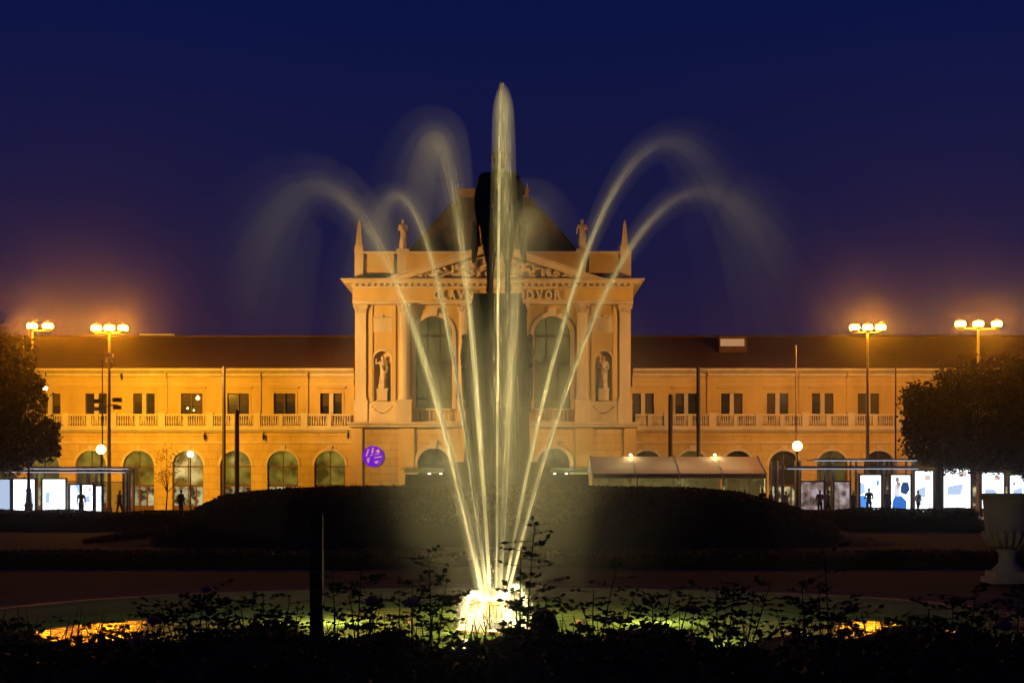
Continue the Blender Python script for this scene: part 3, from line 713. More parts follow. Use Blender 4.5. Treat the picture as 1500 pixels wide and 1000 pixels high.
# attic parapet, obelisks, statues
ZA0, ZA1 = z4+.07, WZ(368, YC)
for a, b in ((520, 534), (540, 583), (861, 901), (911, 922)):
    pass
mb = MB(); mb.box(sC(519), sC(925), YC+.02, YC+.55, ZA0, ZA0+.42); mb.box(sC(519), sC(925), YC+.02, YC+.55, ZA1-.16, ZA1); mb.build('attic_rail', M['stone'], ST)
for a, b in ((519.5, 532), (537.5, 577), (582, 594.5), (594.6, 850), (850.1, 858.5), (863, 906), (909, 924.5)):
    mb = MB(); mb.box(sC(a), sC(b), YC+.0, YC+.57, ZA0+.422, ZA1-.162); mb.build('attic_panel', M['stucco'] if b-a > 20 else M['stone'], ST)
for a, b in ((533, 536.5), (578, 581), (859.5, 862.5), (907, 908.5)):
    m2 = MB(); c = sC((a+b)/2); m2.lathe([(.07, 0), (.10, .4), (.06, .9), (.08, 1.35)], c, YC+.28, 6, z=ZA0+.42); m2.build('attic_baluster', M['stone'], ST, smooth=True)
for p in (525.5, 915.5):
    c = sC(p); zt = WZ(321, YC); m2 = MB()
    m2.box(c-.36, c+.36, YC-.06, YC+.66, ZA1+.002, ZA1+.22); m2.taper(c, YC+.3, ZA1+.22, ZA1+.42, .30, .30, .36, .36); m2.taper(c, YC+.3, ZA1+.42, zt-.35, .26, .26, .12, .12); m2.taper(c, YC+.3, zt-.35, zt, .12, .12, .015, .015); m2.ball((c, YC+.3, ZA1+.52), .31, 10, 6)
    m2.build('obelisk', M['stone'], ST)
for i, p in enumerate((590, 853)):
    c = sC(p); m2 = MB(); m2.box(c-.5, c+.5, YC-.04, YC+.66, ZA1+.002, ZA1+.20); m2.build('statue_pedestal', M['stone'], ST)
    place_fig(robed_figure(WZ(320, YC)-ZA1-.2, arm=(0, 1)[i], seed=i+20), 'roof_statue', (c, YC+.3, ZA1+.2), ST, M['carved'])
# mansard roof over the centre
YR0, YR1 = YC+1.2, YC+7.0
xa, xb, xc_, xd = WX(598, YR0), WX(848, YR0), WX(671, YR1), WX(772, YR1)
zr0, zr1 = WZ(372, YR0), WZ(289, YR1)
mb = MB(); K = 6; vs = []
for k in range(K+1):
    t = k/K; tz = t**0.92
    ya, yb = YR0+(YR1-YR0)*t, 131-(131-125)*t
    x_a, x_b = xa+(xc_-xa)*t, xb+(xd-xb)*t; z = zr0+(zr1-zr0)*tz
    vs += [(x_a, ya, z), (x_b, ya, z), (x_b, yb, z), (x_a, yb, z)]
fs = [(4*k+i, 4*k+(i+1) % 4, 4*k+4+(i+1) % 4, 4*k+4+i) for k in range(K) for i in range(4)] + [(4*K, 4*K+1, 4*K+2, 4*K+3)]
rf = mb.add(vs, fs).build('mansard_roof', pm('mansard_tiles', (0.20, 0.07, 0.025), (0.12, 0.045, 0.018), 1.2, 0.8, 0.6, bscale=6), ST)
for xs_, s in ((0, 1), (1, 1)):
    m2 = MB(); m2.tube([Vector(vs[4*k+xs_])+Vector((0, -.03, .03)) for k in range(K+1)], .09, 6); m2.build('hip_ridge', M['roof'], rf)
mb = MB(); x0, x1 = WX(669, YR1), WX(774, YR1); zt = WZ(277, YR1)
mb.box(x0, x1, YR1-.12, YR1+.12, zr1, zt-.18); mb.box(x0-.08, x1+.08, YR1-.22, YR1+.22, zt-.18, zt); mb.box(x0-.05, x1+.05, YR1-.18, YR1+.18, zr1+.002, zr1+.14); mb.build('roof_crest', pm('crest_copper', (0.30, 0.17, 0.11), None, 2, .7), rf)
for x in (x0+.1, x1-.1):
    m2 = MB(); m2.tube([(x, YR1, zt), (x, YR1, zt+.5)], [.06, .02], 6); m2.build('finial', M['stone'], rf)
# round purple sign on the wall
c, z = W(546.5, 668, YL-.1); r = 15.2*YL/F
mb = MB(); mb.prism([(c+r*math.cos(2*math.pi*k/40), z+r*math.sin(2*math.pi*k/40)) for k in range(40)], YL-.12, YL-.01); sg = mb.build('round_sign', M['purple'], ST)
m2 = MB(); yy = YL-.128
for poly in (((-.72, .05), (-.50, .72), (-.36, .66), (-.60, -.05)), ((-.20, .30), (-.05, .82), (.08, .80), (-.02, .28)), ((.22, .45), (.50, .70), (.66, .45), (.55, .30)),
             ((.10, -.08), (.80, .02), (.82, -.10), (.12, -.18)), ((-.62, -.25), (-.30, -.10), (-.42, -.62), (-.50, -.66)), ((.12, -.52), (.55, -.42), (.40, -.68), (.16, -.66)), ((-.30, .10), (-.02, .20), (.0, .12), (-.3, .02)), ((.2, .22), (.6, .26), (.6, .2), (.2, .15))):
    m2.prism([(c+x*r, z+q*r) for x, q in poly], yy, yy+.006)
m2.build('sign_mark', M['purple_mark'], sg)
# entrance canopies with their lamps
for a, b, sgn in ((592, 664, -1), (790, 868, 1)):
    x0, z0 = W(a, 692, 110.5); x1, z1 = W(b, 684, 110.5)
    mb = MB(); mb.box(x0, x1, 110.3, 110.5, z0, z0+.22); mb.box(x0, x1, 113.0, 113.2, z0+.2, z0+.42)
    for k in range(7): x = x0+.05+(x1-x0-.1)*k/6; mb.xprism([(110.5, z0+.02), (113.0, z0+.22), (113.0, z0+.30), (110.5, z0+.12)], x-.05, x+.05)
    cn = mb.build('canopy', pm('canopy_steel', (0.20, 0.26, 0.20), None, 3, .5), ST)
    g = MB(); g.xprism([(110.25, z0+.235), (113.3, z0+.45), (113.3, z0+.47), (110.25, z0+.255)], x0-.3, x1+.3); g.build('canopy_glass', M['glass'], cn)
    for xx in ((x0+.3), (x1-.3)):
        pst = MB(); pst.tube([(xx, 110.45, 0), (xx, 110.45, z0)], .10, 8); pst.build('canopy_post', M['steel'], cn)
    lx = x0+1.9 if sgn < 0 else x1-2.0
    for k, dx in enumerate((0, .9*(-sgn), 1.7*(-sgn))):
        g = MB(); g.lathe([(.05, -.02), (.11, -.07), (.07, -.13)], lx+dx, 111.5, 10, z=z0); g.build('canopy_light', em('canopy_lamp', (.85, 1.0, .62), 5.0), cn)
    lamp('canopy_lamp', 'POINT', (lx+.3, 111.6, z0-.4), 110, (.85, 1.0, .55), ST, radius=.15)
for px, py, YY in ((178, 552, YU), (300, 640, YG), (520, 560, YU-.2), (510, 638, YG), (386, 640, YG)):     # wall lanterns, unlit
    x, z = W(px, py, YY-.3); mb = MB(); mb.tube([(x, YY, z+.35), (x, YY-.3, z+.45), (x, YY-.3, z+.3)], .03, 5); mb.lathe([(.03, .30), (.09, .24), (.11, 0), (.07, -.16), (.02, -.26)], x, YY-.3, 8, z=z); mb.build('wall_lantern', M['iron'], ST)

# ================================================================== MONUMENT
MD = 59.0; MX = WX(729, MD)
MON = thing('monument', 'dark bronze horseman on a tall stone pedestal before the station', 'monument', (MX, MD, 0))
mz = lambda py: WZ(py, MD)
h2 = lambda p: p*MD/F/2
mb = MB(); mb.taper(MX, MD, 0, .8, h2(270), h2(270), h2(266), h2(266)); mb.taper(MX, MD, .8, mz(696), h2(256), h2(256), h2(252), h2(252)); mb.build('step', M['plinth'], MON)
mb = MB(); mb.taper(MX, MD, mz(696), mz(678), h2(150), h2(150), h2(148), h2(148)); mb.build('step', M['plinth'], MON)
mb = MB()
mb.taper(MX, MD, mz(678), mz(600), h2(94), h2(120), h2(90), h2(116))
mb.taper(MX, MD, mz(600)+.002, mz(592), h2(97), h2(122), h2(97), h2(122))
mb.taper(MX, MD, mz(592)+.002, mz(462), h2(90), h2(116), h2(84), h2(112))
mb.taper(MX, MD, mz(462)+.002, mz(452), h2(86), h2(114), h2(80), h2(112)); mb.taper(MX, MD, mz(452)+.002, mz(437), h2(74), h2(110), h2(66), h2(108)); mb.build('pedestal', M['plinth'], MON)
for s in (-1, 1):                              # figure groups on the flanks
    g = MB(); x = MX+s*h2(84); r_ = random.Random(11+s)
    for k in range(7):
        y = MD-1.3+.42*k
        g.cap((x+s*.05, y, mz(585)), (x+s*.12, y, mz(528)), .20, .20, 8); g.cap((x+s*.12, y, mz(528)), (x+s*.10, y+.05, mz(506)), .22, .17, 8); g.ball((x+s*.13, y-.03, mz(499)+r_.uniform(-.15, .1)), .16, 8, 6)
        g.cap((x+s*.2, y, mz(515)), (x+s*.25, y-.25, mz(540)), .08, .06, 6)
    link('relief_group', organic(g, .06, 2), M['bronze'], MON)
# horse seen from behind, facing the station
S = 2.2; HZ0 = mz(437)
def hp(x, y, z): return (MX+.05+x*S, MD+y*S+.1, HZ0+.05+z*S)
g = MB()
def hc(a, b, ra, rb): g.cap(hp(*a), hp(*b), ra*S, rb*S, 12)
hc((0, -.66, 1.30), (0, -.15, 1.24), .34, .34); hc((0, -.15, 1.24), (0, .45, 1.26), .34, .32); hc((0, .45, 1.26), (0, .62, 1.35), .31, .26)
hc((0, .58, 1.42), (0, .90, 1.85), .24, .16); hc((0, .90, 1.85), (0, 1.02, 2.02), .16, .13); hc((0, 1.02, 2.0), (0, 1.36, 1.66), .13, .085)
for s in (-1, 1):
    hc((s*.06, .98, 2.08), (s*.07, 1.0, 2.22), .035, .015)
    hc((s*.17, -.72, 1.22), (s*.19, -.52, .90), .20, .14); hc((s*.19, -.52, .90), (s*.17, -.88, .56), .12, .075); hc((s*.17, -.88, .56), (s*.17, -.82, .15), .062, .048); hc((s*.17, -.82, .15), (s*.17, -.76, .06), .052, .06); hc((s*.17, -.76, .05), (s*.17, -.72, .03), .068, .068)
hc((-.16, .52, 1.15), (-.16, .50, .62), .14, .075); hc((-.16, .50, .62), (-.16, .50, .14), .062, .046); hc((-.16, .50, .14), (-.16, .54, .04), .05, .065)
hc((.16, .52, 1.15), (.16, .95, .82), .14, .075); hc((.16, .95, .82), (.16, .80, .44), .06, .045); hc((.16, .80, .44), (.16, .76, .36), .05, .06)
for k in range(6): hc((0, .62+.06*k, 1.66+.08*k), (0, .55+.07*k, 1.56+.08*k), .07, .07)
me = organic(g, .05, 3); link('horse', me, M['bronze'], MON)
g = MB(); hc((0, -.98, 1.50), (0, -1.14, 1.25), .07, .10); hc((0, -1.14, 1.25), (.01, -1.14, .80), .10, .08); hc((.01, -1.14, .80), (0, -1.10, .50), .08, .03)
link('horse_tail', organic(g, .045, 2), M['bronze'], MON)
g = MB()                                        # rider with crown, cloak and raised sceptre
hc((0, -.05, 1.62), (0, -.10, 2.15), .23, .25); hc((-.26, -.08, 2.22), (.26, -.08, 2.22), .13, .13); hc((0, -.08, 2.28), (0, -.06, 2.42), .09, .09); g.ball(hp(0, -.05, 2.52), (.13*S, .15*S, .17*S), 12, 8)
for s in (-1, 1):
    hc((s*.16, 0, 1.62), (s*.43, .22, 1.42), .15, .11); hc((s*.43, .22, 1.42), (s*.46, .10, .92), .095, .07); hc((s*.46, .10, .90), (s*.48, .30, .74), .065, .05); hc((s*.46, .05, .86), (s*.47, -.02, .74), .06, .05)
hc((-.30, -.08, 2.2), (-.40, .12, 1.9), .10, .08); hc((-.40, .12, 1.9), (-.12, .40, 1.80), .075, .05); g.ball(hp(-.11, .42, 1.80), .06*S, 8, 6)
hc((.30, -.08, 2.2), (.44, .22, 2.05), .10, .08); hc((.44, .22, 2.05), (.34, .55, 2.02), .075, .05); g.ball(hp(.34, .57, 2.02), .06*S, 8, 6)
for q in range(13):                             # cloak falling over the horse's croup
    a = -.34+.68*q/12
    g.tube([hp(a*.75, -.18, 2.28), hp(a*1.05, -.36, 1.95), hp(a*1.18, -.62, 1.66), hp(a*1.15, -.92+.5*abs(a), 1.42), hp(a*1.10, -1.0+.8*abs(a), 1.22)], [.06*S, .075*S, .07*S, .06*S, .04*S], 8)
rd = link('rider', organic(g, .05, 2), M['bronze'], MON)
g = MB(); g.lathe([(.135*S, 0), (.15*S, .05*S), (.145*S, .09*S)], hp(0, -.05, 0)[0], hp(0, -.05, 0)[1], 14, z=hp(0, 0, 2.60)[2])
for k in range(7):
    a = 2*math.pi*k/7; p = hp(.14*math.cos(a), -.05+.14*math.sin(a), 2.68); g.tube([p, (p[0], p[1], p[2]+.18)], [.06, .01], 5)
g.build('crown', M['bronze'], rd)
g = MB(); g.tube([hp(.34, .5, 1.86), hp(.30, .72, 2.34)], .03*S, 8); g.ball(hp(.30, .73, 2.37), .06*S, 8, 6); g.build('sceptre', M['bronze'], rd)

# ================================================================== MASTS AND LAMPS
def mast(label, px, lamps_px, py, D, pow_, aims, col, collar=None, glassm='sodium', cboost=2.7):
    x, z = W(px, py, D)
    t = thing('lighting_mast', label, 'light mast', (x, D, 0), 'tall lighting masts on the forecourt')
    m = MB(); m.lathe([(.22, 0), (.22, .5), (.15, .55), (.13, 3), (.085, z-.9), (.075, z-.15)], x, D, 12); m.build('pole', M['paint_post'], t, smooth=True)
    xs = [WX(p, D) for p in lamps_px]
    a = MB(); a.tube([(min(xs+[x])-.1, D, z-.28), (max(xs+[x])+.1, D, z-.28)], .05, 8)
    for k in range(16): pass
    a.build('cross_arm', M['paint_post'], t)
    for i, lx in enumerate(xs):
        h = MB(); h.lathe([(.06, -.30), (.20, -.26), (.30, -.14), (.30, -.10)], lx, D, 14, z=z); h.lathe([(.30, .22), (.26, .30), (.10, .38), (.03, .46)], lx, D, 14, z=z); hd = h.build('lantern_housing', M['paint_post'], t, smooth=False)
        g = MB(); g.lathe([(.27, -.10), (.33, .0), (.33, .12), (.27, .22)], lx, D, 14, z=z); g.build('lantern_glass', M[glassm], hd, smooth=True)
        if i < len(aims):
            ctr = 400 < aims[i][3] < 1000       # the lanterns trained on the centre block are stronger and paler
            lamp('lantern_lamp', 'SPOT', (lx, D+.45, z-.1), pow_*(cboost if ctr else 1), (1.0, .57, .19) if ctr else col, t, aims[i][:3], R(60) if ctr else R(115), .9, .35)
    if collar:
        m = MB(); zc_ = WZ(collar, D); m.box(x-.26, x+.26, D-.26, D+.26, zc_, zc_+.26); m.lathe([(.25, -.35), (.22, -.05)], x, D, 12, z=zc_); m.build('collar_box', M['paint_post'], t)
    return t
LC = (1.0, 0.52, 0.03); RC = (1.0, 0.56, 0.20)
T = lambda px, py: (WX(px, 116.0), 116.0, WZ(py, 116.0), px)
mast('tall mast with two orange lanterns rising from the leafy tree at far left', 47, [47, 70], 479, 98, 3200, [T(30, 610), T(300, 610)], LC)
m2 = mast('tall mast with three orange lanterns and floodlight boxes left of the station', 160, [141, 160, 180], 482, 98, 9500, [T(180, 620), T(395, 610), T(640, 520)], LC, 523)
mast('tall mast with three orange lanterns between tent and tree', 1271, [1252, 1271, 1290], 481, 98, 2500, [T(830, 510), T(1020, 610), T(1220, 620)], RC, None, 'sodium_pale')
mast('tall mast with three orange lanterns standing behind the right tree', 1433, [1407, 1433, 1460], 476, 98, 700, [T(1150, 610), T(1300, 620), T(1450, 620)], RC, None, 'sodium_pale')
for px, py in ((146, 592), (173, 590)):        # unlit flood boxes on the second mast
    x, z = W(px, py, 98); m = MB(); m.box(x-.30, x+.30, 97.62, 97.98, z+.06, z+.34); m.box(x-.26, x+.26, 97.65, 97.95, z-.45, z-.2); m.tube([(x, 97.8, z-.15), (WX(160, 98), 98, z-.15)], .05, 6); m.build('flood_box', pm('flood_case', (.10, .07, .05), None, 4, .5), m2)

def globe_lamp(label, px, py, D, r, mat='globe', ornate=False):
    x, z = W(px, py, D); t = thing('globe_lamp', label, 'street lamp', (x, D, 0))
    m = MB(); m.lathe([(.16, 0), (.16, .15), (.09, .25), (.07, .9), (.05, 1.1), (.04, z-r-.1), (.09, z-r-.02), (.06, z-r+.05)], x, D, 10); m.build('post', M['iron'], t, smooth=True)
    m = MB(); m.ball((x, D, z), r, 16, 12); m.build('globe', M[mat], t, smooth=True)
    return t
globe_lamp('glowing globe lamp on thin post before the lit left shelter', 148, 658, 92, .30)
globe_lamp('glowing globe lamp on thin post right of the white tent', 1168, 653, 92, .31)
globe_lamp('small glowing lamp beside the left tree crown, below the two-lantern mast', 66, 568, 97, .17, 'smallglobe')
globe_lamp('small glowing globe added for the reflection in the brightest arched window', 279, 665, 108, .24, 'smallglobe')  # window reflection, built as an added globe on a post
# cast-iron post at far left
x = WX(42, 88); t = MB(); t.lathe([(.34, 0), (.36, .25), (.26, .35), (.24, .7), (.30, .8), (.20, .95), (.15, 1.6), (.19, 1.7), (.12, 1.85), (.09, 2.6), (.13, 2.7), (.07, 2.8), (.06, 4.4), (.02, 4.6)], x, 88, 12)
tag(t.build('lamp_post', M['iron'], smooth=True), 'ornate black cast iron post under the left tree', 'post')
# dark poles in front of the wings
def pole(label, px, py0, D, r, mat='darkpole', cap=True):
    x = WX(px, D); zt = WZ(py0, D); m = MB()
    m.lathe([(r*1.5, 0), (r*1.5, .4), (r, .5), (r*.92, zt-.1), (r*.4, zt)], x, D, 10)
    o = m.build('pole', M[mat], smooth=True); tag(o, label, 'pole'); return o
pole('tall dark tram wire pole crossing the wing left of a thicker shorter pole', 328, 536, 104, .14)
pole('shorter thick dark pole beside the tall tram wire pole', 347, 600, 96, .17)
pole('tall dark pole rising from the tent to the eaves', 1023, 536, 104, .15)
pole('shorter dark pole left of the tall one behind the tent', 982, 577, 104, .17)
pole('thin pale flagpole above the right globe lamp', 1166, 505, 100, .05, 'paint_post')
pole('thin flagpole leaning in front of the right shelter', 1312, 515, 96, .055, 'darkpole')
pole('thin dark rod standing just left of the three-lantern mast', 150, 526, 96, .045)

# ================================================================== TENT
TD = 98.0
TN = thing('market_tent', 'long pale canvas tent with scalloped edge before the right wing', 'tent', (WX(997, TD), TD, 0))
x0, x1 = WX(868, TD), WX(1122, TD); ze, zr = WZ(693, TD), WZ(668, TD+3.2)
nb = 4
for k in range(nb):
    a, b = x0+(x1-x0)*k/nb, x0+(x1-x0)*(k+1)/nb
    m = MB(); n_ = 8; vs = []
    for j in range(n_+1):
        for i in range(n_+1):
            u, v = i/n_, j/n_; sag = -.10*math.sin(math.pi*u)*(.3+.7*math.sin(math.pi*v))
            vs.append((a+.015+(b-a-.03)*u, TD+3.2*v, ze+(zr-ze)*v+sag))
    m.add(vs, [(j*(n_+1)+i, j*(n_+1)+i+1, (j+1)*(n_+1)+i+1, (j+1)*(n_+1)+i) for j in range(n_) for i in range(n_)])
    vs = [(x, TD+3.2+(TD+3.2-y), z) for x, y, z in vs]
    m.add(vs, [(j*(n_+1)+i, (j+1)*(n_+1)+i, (j+1)*(n_+1)+i+1, j*(n_+1)+i+1) for j in range(n_) for i in range(n_)])
    rp = m.build('roof_panel', M['canvas'], TN, smooth=True)
    m = MB(); ns = 12
    for q in range(ns):
        xa = a+.015+(b-a-.03)*q/ns; xb_ = a+.015+(b-a-.03)*(q+1)/ns; w = xb_-xa
        pts = [(xa, ze-.02), (xa, ze-.22)] + [(xa+w*(.5-.5*math.cos(math.pi*h/6)), ze-.22-.14*math.sin(math.pi*h/6)) for h in range(1, 6)] + [(xb_, ze-.22), (xb_, ze-.02)]
        m.prism(pts, TD-.05, TD-.03)
    m.build('valance', pm('valance_canvas', (.30, .22, .2), None, 2, .8), rp)
    # wall of the bay, with an arched clear window
    m = MB(); wall_openings(m, a+.14, b-.14, .1, ze-.12, TD+.02, TD+.04, [((a+b)/2-.7, .9, .9, 2.45, True), ((a+b)/2+.7, .9, .9, 2.45, True)], 8)
    wp = m.build('wall_panel', M['canvas_wall'], TN)
    for s in (-1, 1):
        g = MB(); c = (a+b)/2+s*.7; g.box(c-.42, c+.42, TD+.045, TD+.05, .95, 2.4); g.build('clear_window', canvas('tent_window', (.45, .42, .32), .8), wp)
for k in range(nb+1):
    xx = x0+(x1-x0)*k/nb
    m = MB(); m.tube([(xx, TD-.02, 0), (xx, TD-.02, ze)], .05, 6); m.tube([(xx, TD-.03, ze+.01), (xx, TD+3.2, zr+.04), (xx, TD+6.4, ze)], .055, 6); m.build('frame_rib', M['steel'], TN)
m = MB(); m.prism([(x1, .1), (x1+.02, .1), (x1+.02, ze), (x1, ze)], TD+.1, TD+6.3); m.build('end_wall', M['canvas_wall'], TN)
for k in (.18, .5, .82): lamp('tent_lamp', 'POINT', (x0+(x1-x0)*k, TD+2.0, 2.0), 330, (.95, .9, .42), TN, radius=.12)
for k in (.24, .74):
    x = x0+(x1-x0)*k; m = MB(); m.lathe([(.10, 0), (.12, .05), (.07, .12), (.02, .14)], x, TD+3.0, 10, z=zr+.04); m.build('roof_lamp', em('tent_roof_lamp', (1, .85, .4), 5), TN)
    lamp('roof_lamp', 'POINT', (x, TD+2.6, zr+.20), 26, (1, .85, .35), TN, radius=.1)

# ================================================================== TRAM SHELTERS AND LIGHTBOXES
def shelter(label, D, posts, beams, glass):
    t = thing('tram_shelter', label, 'shelter', (WX(sum(posts)/len(posts), D), D, 0))
    zr = WZ(min(b[2] for b in beams), D)
    for p in posts:
        x = WX(p, D); m = MB(); m.box(x-.07, x+.07, D-.07, D+.07, 0, zr); m.build('post', M['steel'], t)
        m = MB(); m.box(x-.05, x+.05, D+1.5, D+1.6, 0, zr); m.build('post', M['steel'], t)
    for a, b, py, th in beams:
        x0, z = W(a, py, D); x1 = WX(b, D); m = MB(); m.box(x0, x1, D-.35, D-.20, z, z+th); m.box(x0, x1, D+1.65, D+1.75, z, z+th); m.build('roof_beam', M['steel'], t)
        m = MB(); m.box(x0, x1, D-.2, D+1.65, z+th*.4, z+th*.4+.03); m.build('roof_glass', M['glass'], t)
        m = MB(); m.box(x0+.1, x1-.1, D-.33, D-.22, z-.05, z-.003); m.build('beam_glow', em('beam_glow_mat', (.72, .84, 1.0), .55), t)  # glowing strip added so the beam looks lit from the front
    for a, b, py in glass:
        x0, z = W(a, py, D); x1 = WX(b, D); m = MB(); m.box(x0, x1, D+1.4, D+1.43, .15, z); m.build('glass_panel', M['glass'], t); m = MB(); m.box(x0, x1, D+1.36, D+1.46, z+.003, z+.06); m.box(x0, x1, D+1.36, D+1.46, .09, .147); m.build('glazing_bar', M['steel'], t)
    return t
shelter('steel and glass tram shelter with white posters at left edge', 92, [8, 54, 117, 131, 141, 181, 187], [(-40, 187, 691, .12), (30, 192, 686, .10)], [(60, 115, 705), (120, 180, 706)])
shelter('steel and glass tram shelter with white posters before right tree', 92, [1136, 1146, 1172, 1208, 1220, 1254, 1295, 1312, 1337], [(1150, 1345, 686, .16), (1190, 1346, 674, .10)], [(1173, 1245, 706), (1300, 1334, 700)])
def print_mat(name, cols, scale, strength):
    m, nt, b = base_mat(name); N, L = nt.nodes, nt.links; nt.nodes.remove(b)
    tc = N.new('ShaderNodeTexCoord'); mp = N.new('ShaderNodeMapping'); mp.inputs['Scale'].default_value = (1.0, 1.0, .8)
    v = N.new('ShaderNodeTexNoise'); v.inputs['Scale'].default_value = scale; v.inputs['Detail'].default_value = 2
    L.new(tc.outputs['Object'], mp.inputs[0]); L.new(mp.outputs[0], v.inputs[0])
    r = N.new('ShaderNodeValToRGB'); r.color_ramp.interpolation = 'EASE'
    for i, (p, c) in enumerate(cols):
        e = r.color_ramp.elements[i] if i < 2 else r.color_ramp.elements.new(p)
        e.position = p; e.color = (*c, 1)
    e_ = N.new('ShaderNodeEmission'); e_.inputs[1].default_value = strength
    L.new(v.outputs['Fac'], r.inputs[0]); L.new(r.outputs[0], e_.inputs[0]); L.new(e_.outputs[0], N['Material Output'].inputs[0]); return m
M['ad_blue'] = print_mat('poster_blue', [(.30, (.10, .28, .75)), (.44, (.75, .86, 1.0)), (.7, (1, 1, 1))], 1.4, 1.4)
M['ad_grey'] = print_mat('poster_grey', [(.33, (.07, .055, .05)), (.5, (.26, .17, .15)), (.7, (.50, .45, .48))], 2.6, .8)
M['ad_lines'] = print_mat('poster_white', [(.30, (.35, .5, .75)), (.45, (.9, .95, 1)), (.7, (1, 1, 1))], 3.0, 2.4)
def lightbox(label, a, b, y0, y1, D, face, frame='darkframe', shapes=None):
    if shapes is None and face in ('lightbox', 'ad_lines'):
        q = random.Random(int(a)); shapes = [((.30, .36, .46), [[(.1, v), (.1+q.uniform(.4, .8), v), (.1+q.uniform(.4, .8), v+.018), (.1, v+.018)] for v in (.12, .17, .22, .27)]), ((.45, .60, .85), [[(.12, .36), (.5+q.uniform(0, .35), .36), (.5+q.uniform(0, .3), .36+q.uniform(.12, .3)), (.16, .55)]]), ((.7, .55, .5), [[(.55, .78), (.88, .78), (.86, .90), (.57, .9)]])]
    x0, zt = W(a, y0, D); x1, zb = W(b, y1, D); zb = max(zb, .35)
    t = thing('poster_lightbox', label, 'lightbox', ((x0+x1)/2, D, 0))
    m = MB(); e = .10
    m.box(x0-e, x0, D-.10, D+.15, .1, zt+e); m.box(x1, x1+e, D-.10, D+.15, .1, zt+e); m.box(x0, x1, D-.10, D+.15, zt, zt+e); m.box(x0, x1, D-.10, D+.15, zb-e, zb); m.box(x0, x1, D+.06, D+.15, zb, zt)
    m.build('case', M[frame], t); [MB().box(q, q+.15, D-.05, D+.1, 0, .099).build('foot', M['iron'], t) for q in (x0-.09, x1-.06)]
    m = MB(); m.box(x0+.003, x1-.003, D-.02, D+.05, zb+.003, zt-.003); fc = m.build('lit_face', M[face] if isinstance(face, str) else face, t)
    for col, polys in (shapes or []):
        m = MB()
        for pl in polys: m.prism([(x0+(x1-x0)*u, zb+(zt-zb)*v) for u, v in pl], D-.032, D-.022)
        m.build('poster_print', em('print_ink', col, 1.0), fc)
    return t
def disc(cx, cy_, rx, ry, n=14): return [(cx+rx*math.cos(2*math.pi*k/n), cy_+ry*math.sin(2*math.pi*k/n)) for k in range(n)]
LBD = 90
lightbox('dim bluish poster lightbox cut by the left edge', -6, 15, 702, 750, LBD, 'lightbox_soft')
lightbox('glaring white lightbox behind the ornate iron post', 20, 51, 702, 751, LBD, 'lightbox', shapes=[((.5, .62, .9), [[(.75, .1), (.95, .1), (.9, .6), (.8, .65)]])])
lightbox('glaring white lightbox with faint blue shape, right of the iron post', 63, 96, 702, 751, LBD, 'lightbox', shapes=[((.42, .62, .95), [[(.1, .3), (.28, .25), (.32, .62), (.14, .6)]])])
lightbox('narrow white poster with blue arc in left shelter', 103, 117, 710, 750, LBD+.6, 'ad_blue')
lightbox('narrow white poster between posts of left shelter', 121, 136, 710, 750, LBD+.6, 'ad_lines')
lightbox('slim bright poster strip left of the globe lamp post', 141, 149, 712, 750, LBD+.6, 'ad_blue')
lightbox('dull patterned poster panel right of the tent', 1173, 1206, 706, 746, LBD+1, 'ad_grey', 'steel')
lightbox('dull greyish poster panel beside paired shelter posts', 1222, 1244, 706, 746, LBD+1, 'ad_grey', 'steel')
lightbox('blue and white lit poster behind waiting figure in dark clothes', 1260, 1290, 696, 746, LBD, 'lightbox', 'woodframe', shapes=[((.08, .30, .85), [[(0, 0), (.45, 0), (.40, .30), (.15, .42), (0, .40)], disc(.86, .78, .06, .1)]), ((.45, .68, 1.0), [[(0, .42), (.25, .5), (.2, .75), (0, .8)]])])
lightbox('lit poster printed with seated figure in blue trousers', 1305, 1333, 696, 748, LBD, 'lightbox', 'woodframe',
         shapes=[((.03, .15, .55), [[(.05, .10), (.40, .0), (.80, .05), (.82, .28), (.55, .42), (.25, .45), (.1, .3)]]), ((.015, .05, .18), [[(.50, .52), (.78, .45), (.98, .60), (.90, .80), (.62, .82), (.52, .70)]]), ((.30, .20, .16), [disc(.33, .88, .10, .08), [(.3, .62), (.5, .7), (.48, .82), (.3, .8)]]), ((.75, .75, .78), [[(.12, .42), (.42, .40), (.45, .72), (.22, .76)]])])
lightbox('tall white timetable lightbox left of the right tree trunk', 1340, 1366, 690, 749, LBD, 'ad_lines', 'steel')
lightbox('brightest white lightbox under the right tree crown', 1382, 1421, 684, 747, LBD+3, 'lightbox')
lightbox('white lightbox above the stone urn', 1438, 1470, 692, 744, LBD+3, 'lightbox')
lightbox('white lightbox cut by the right edge above the urn', 1479, 1512, 696, 744, LBD+3, 'lightbox')

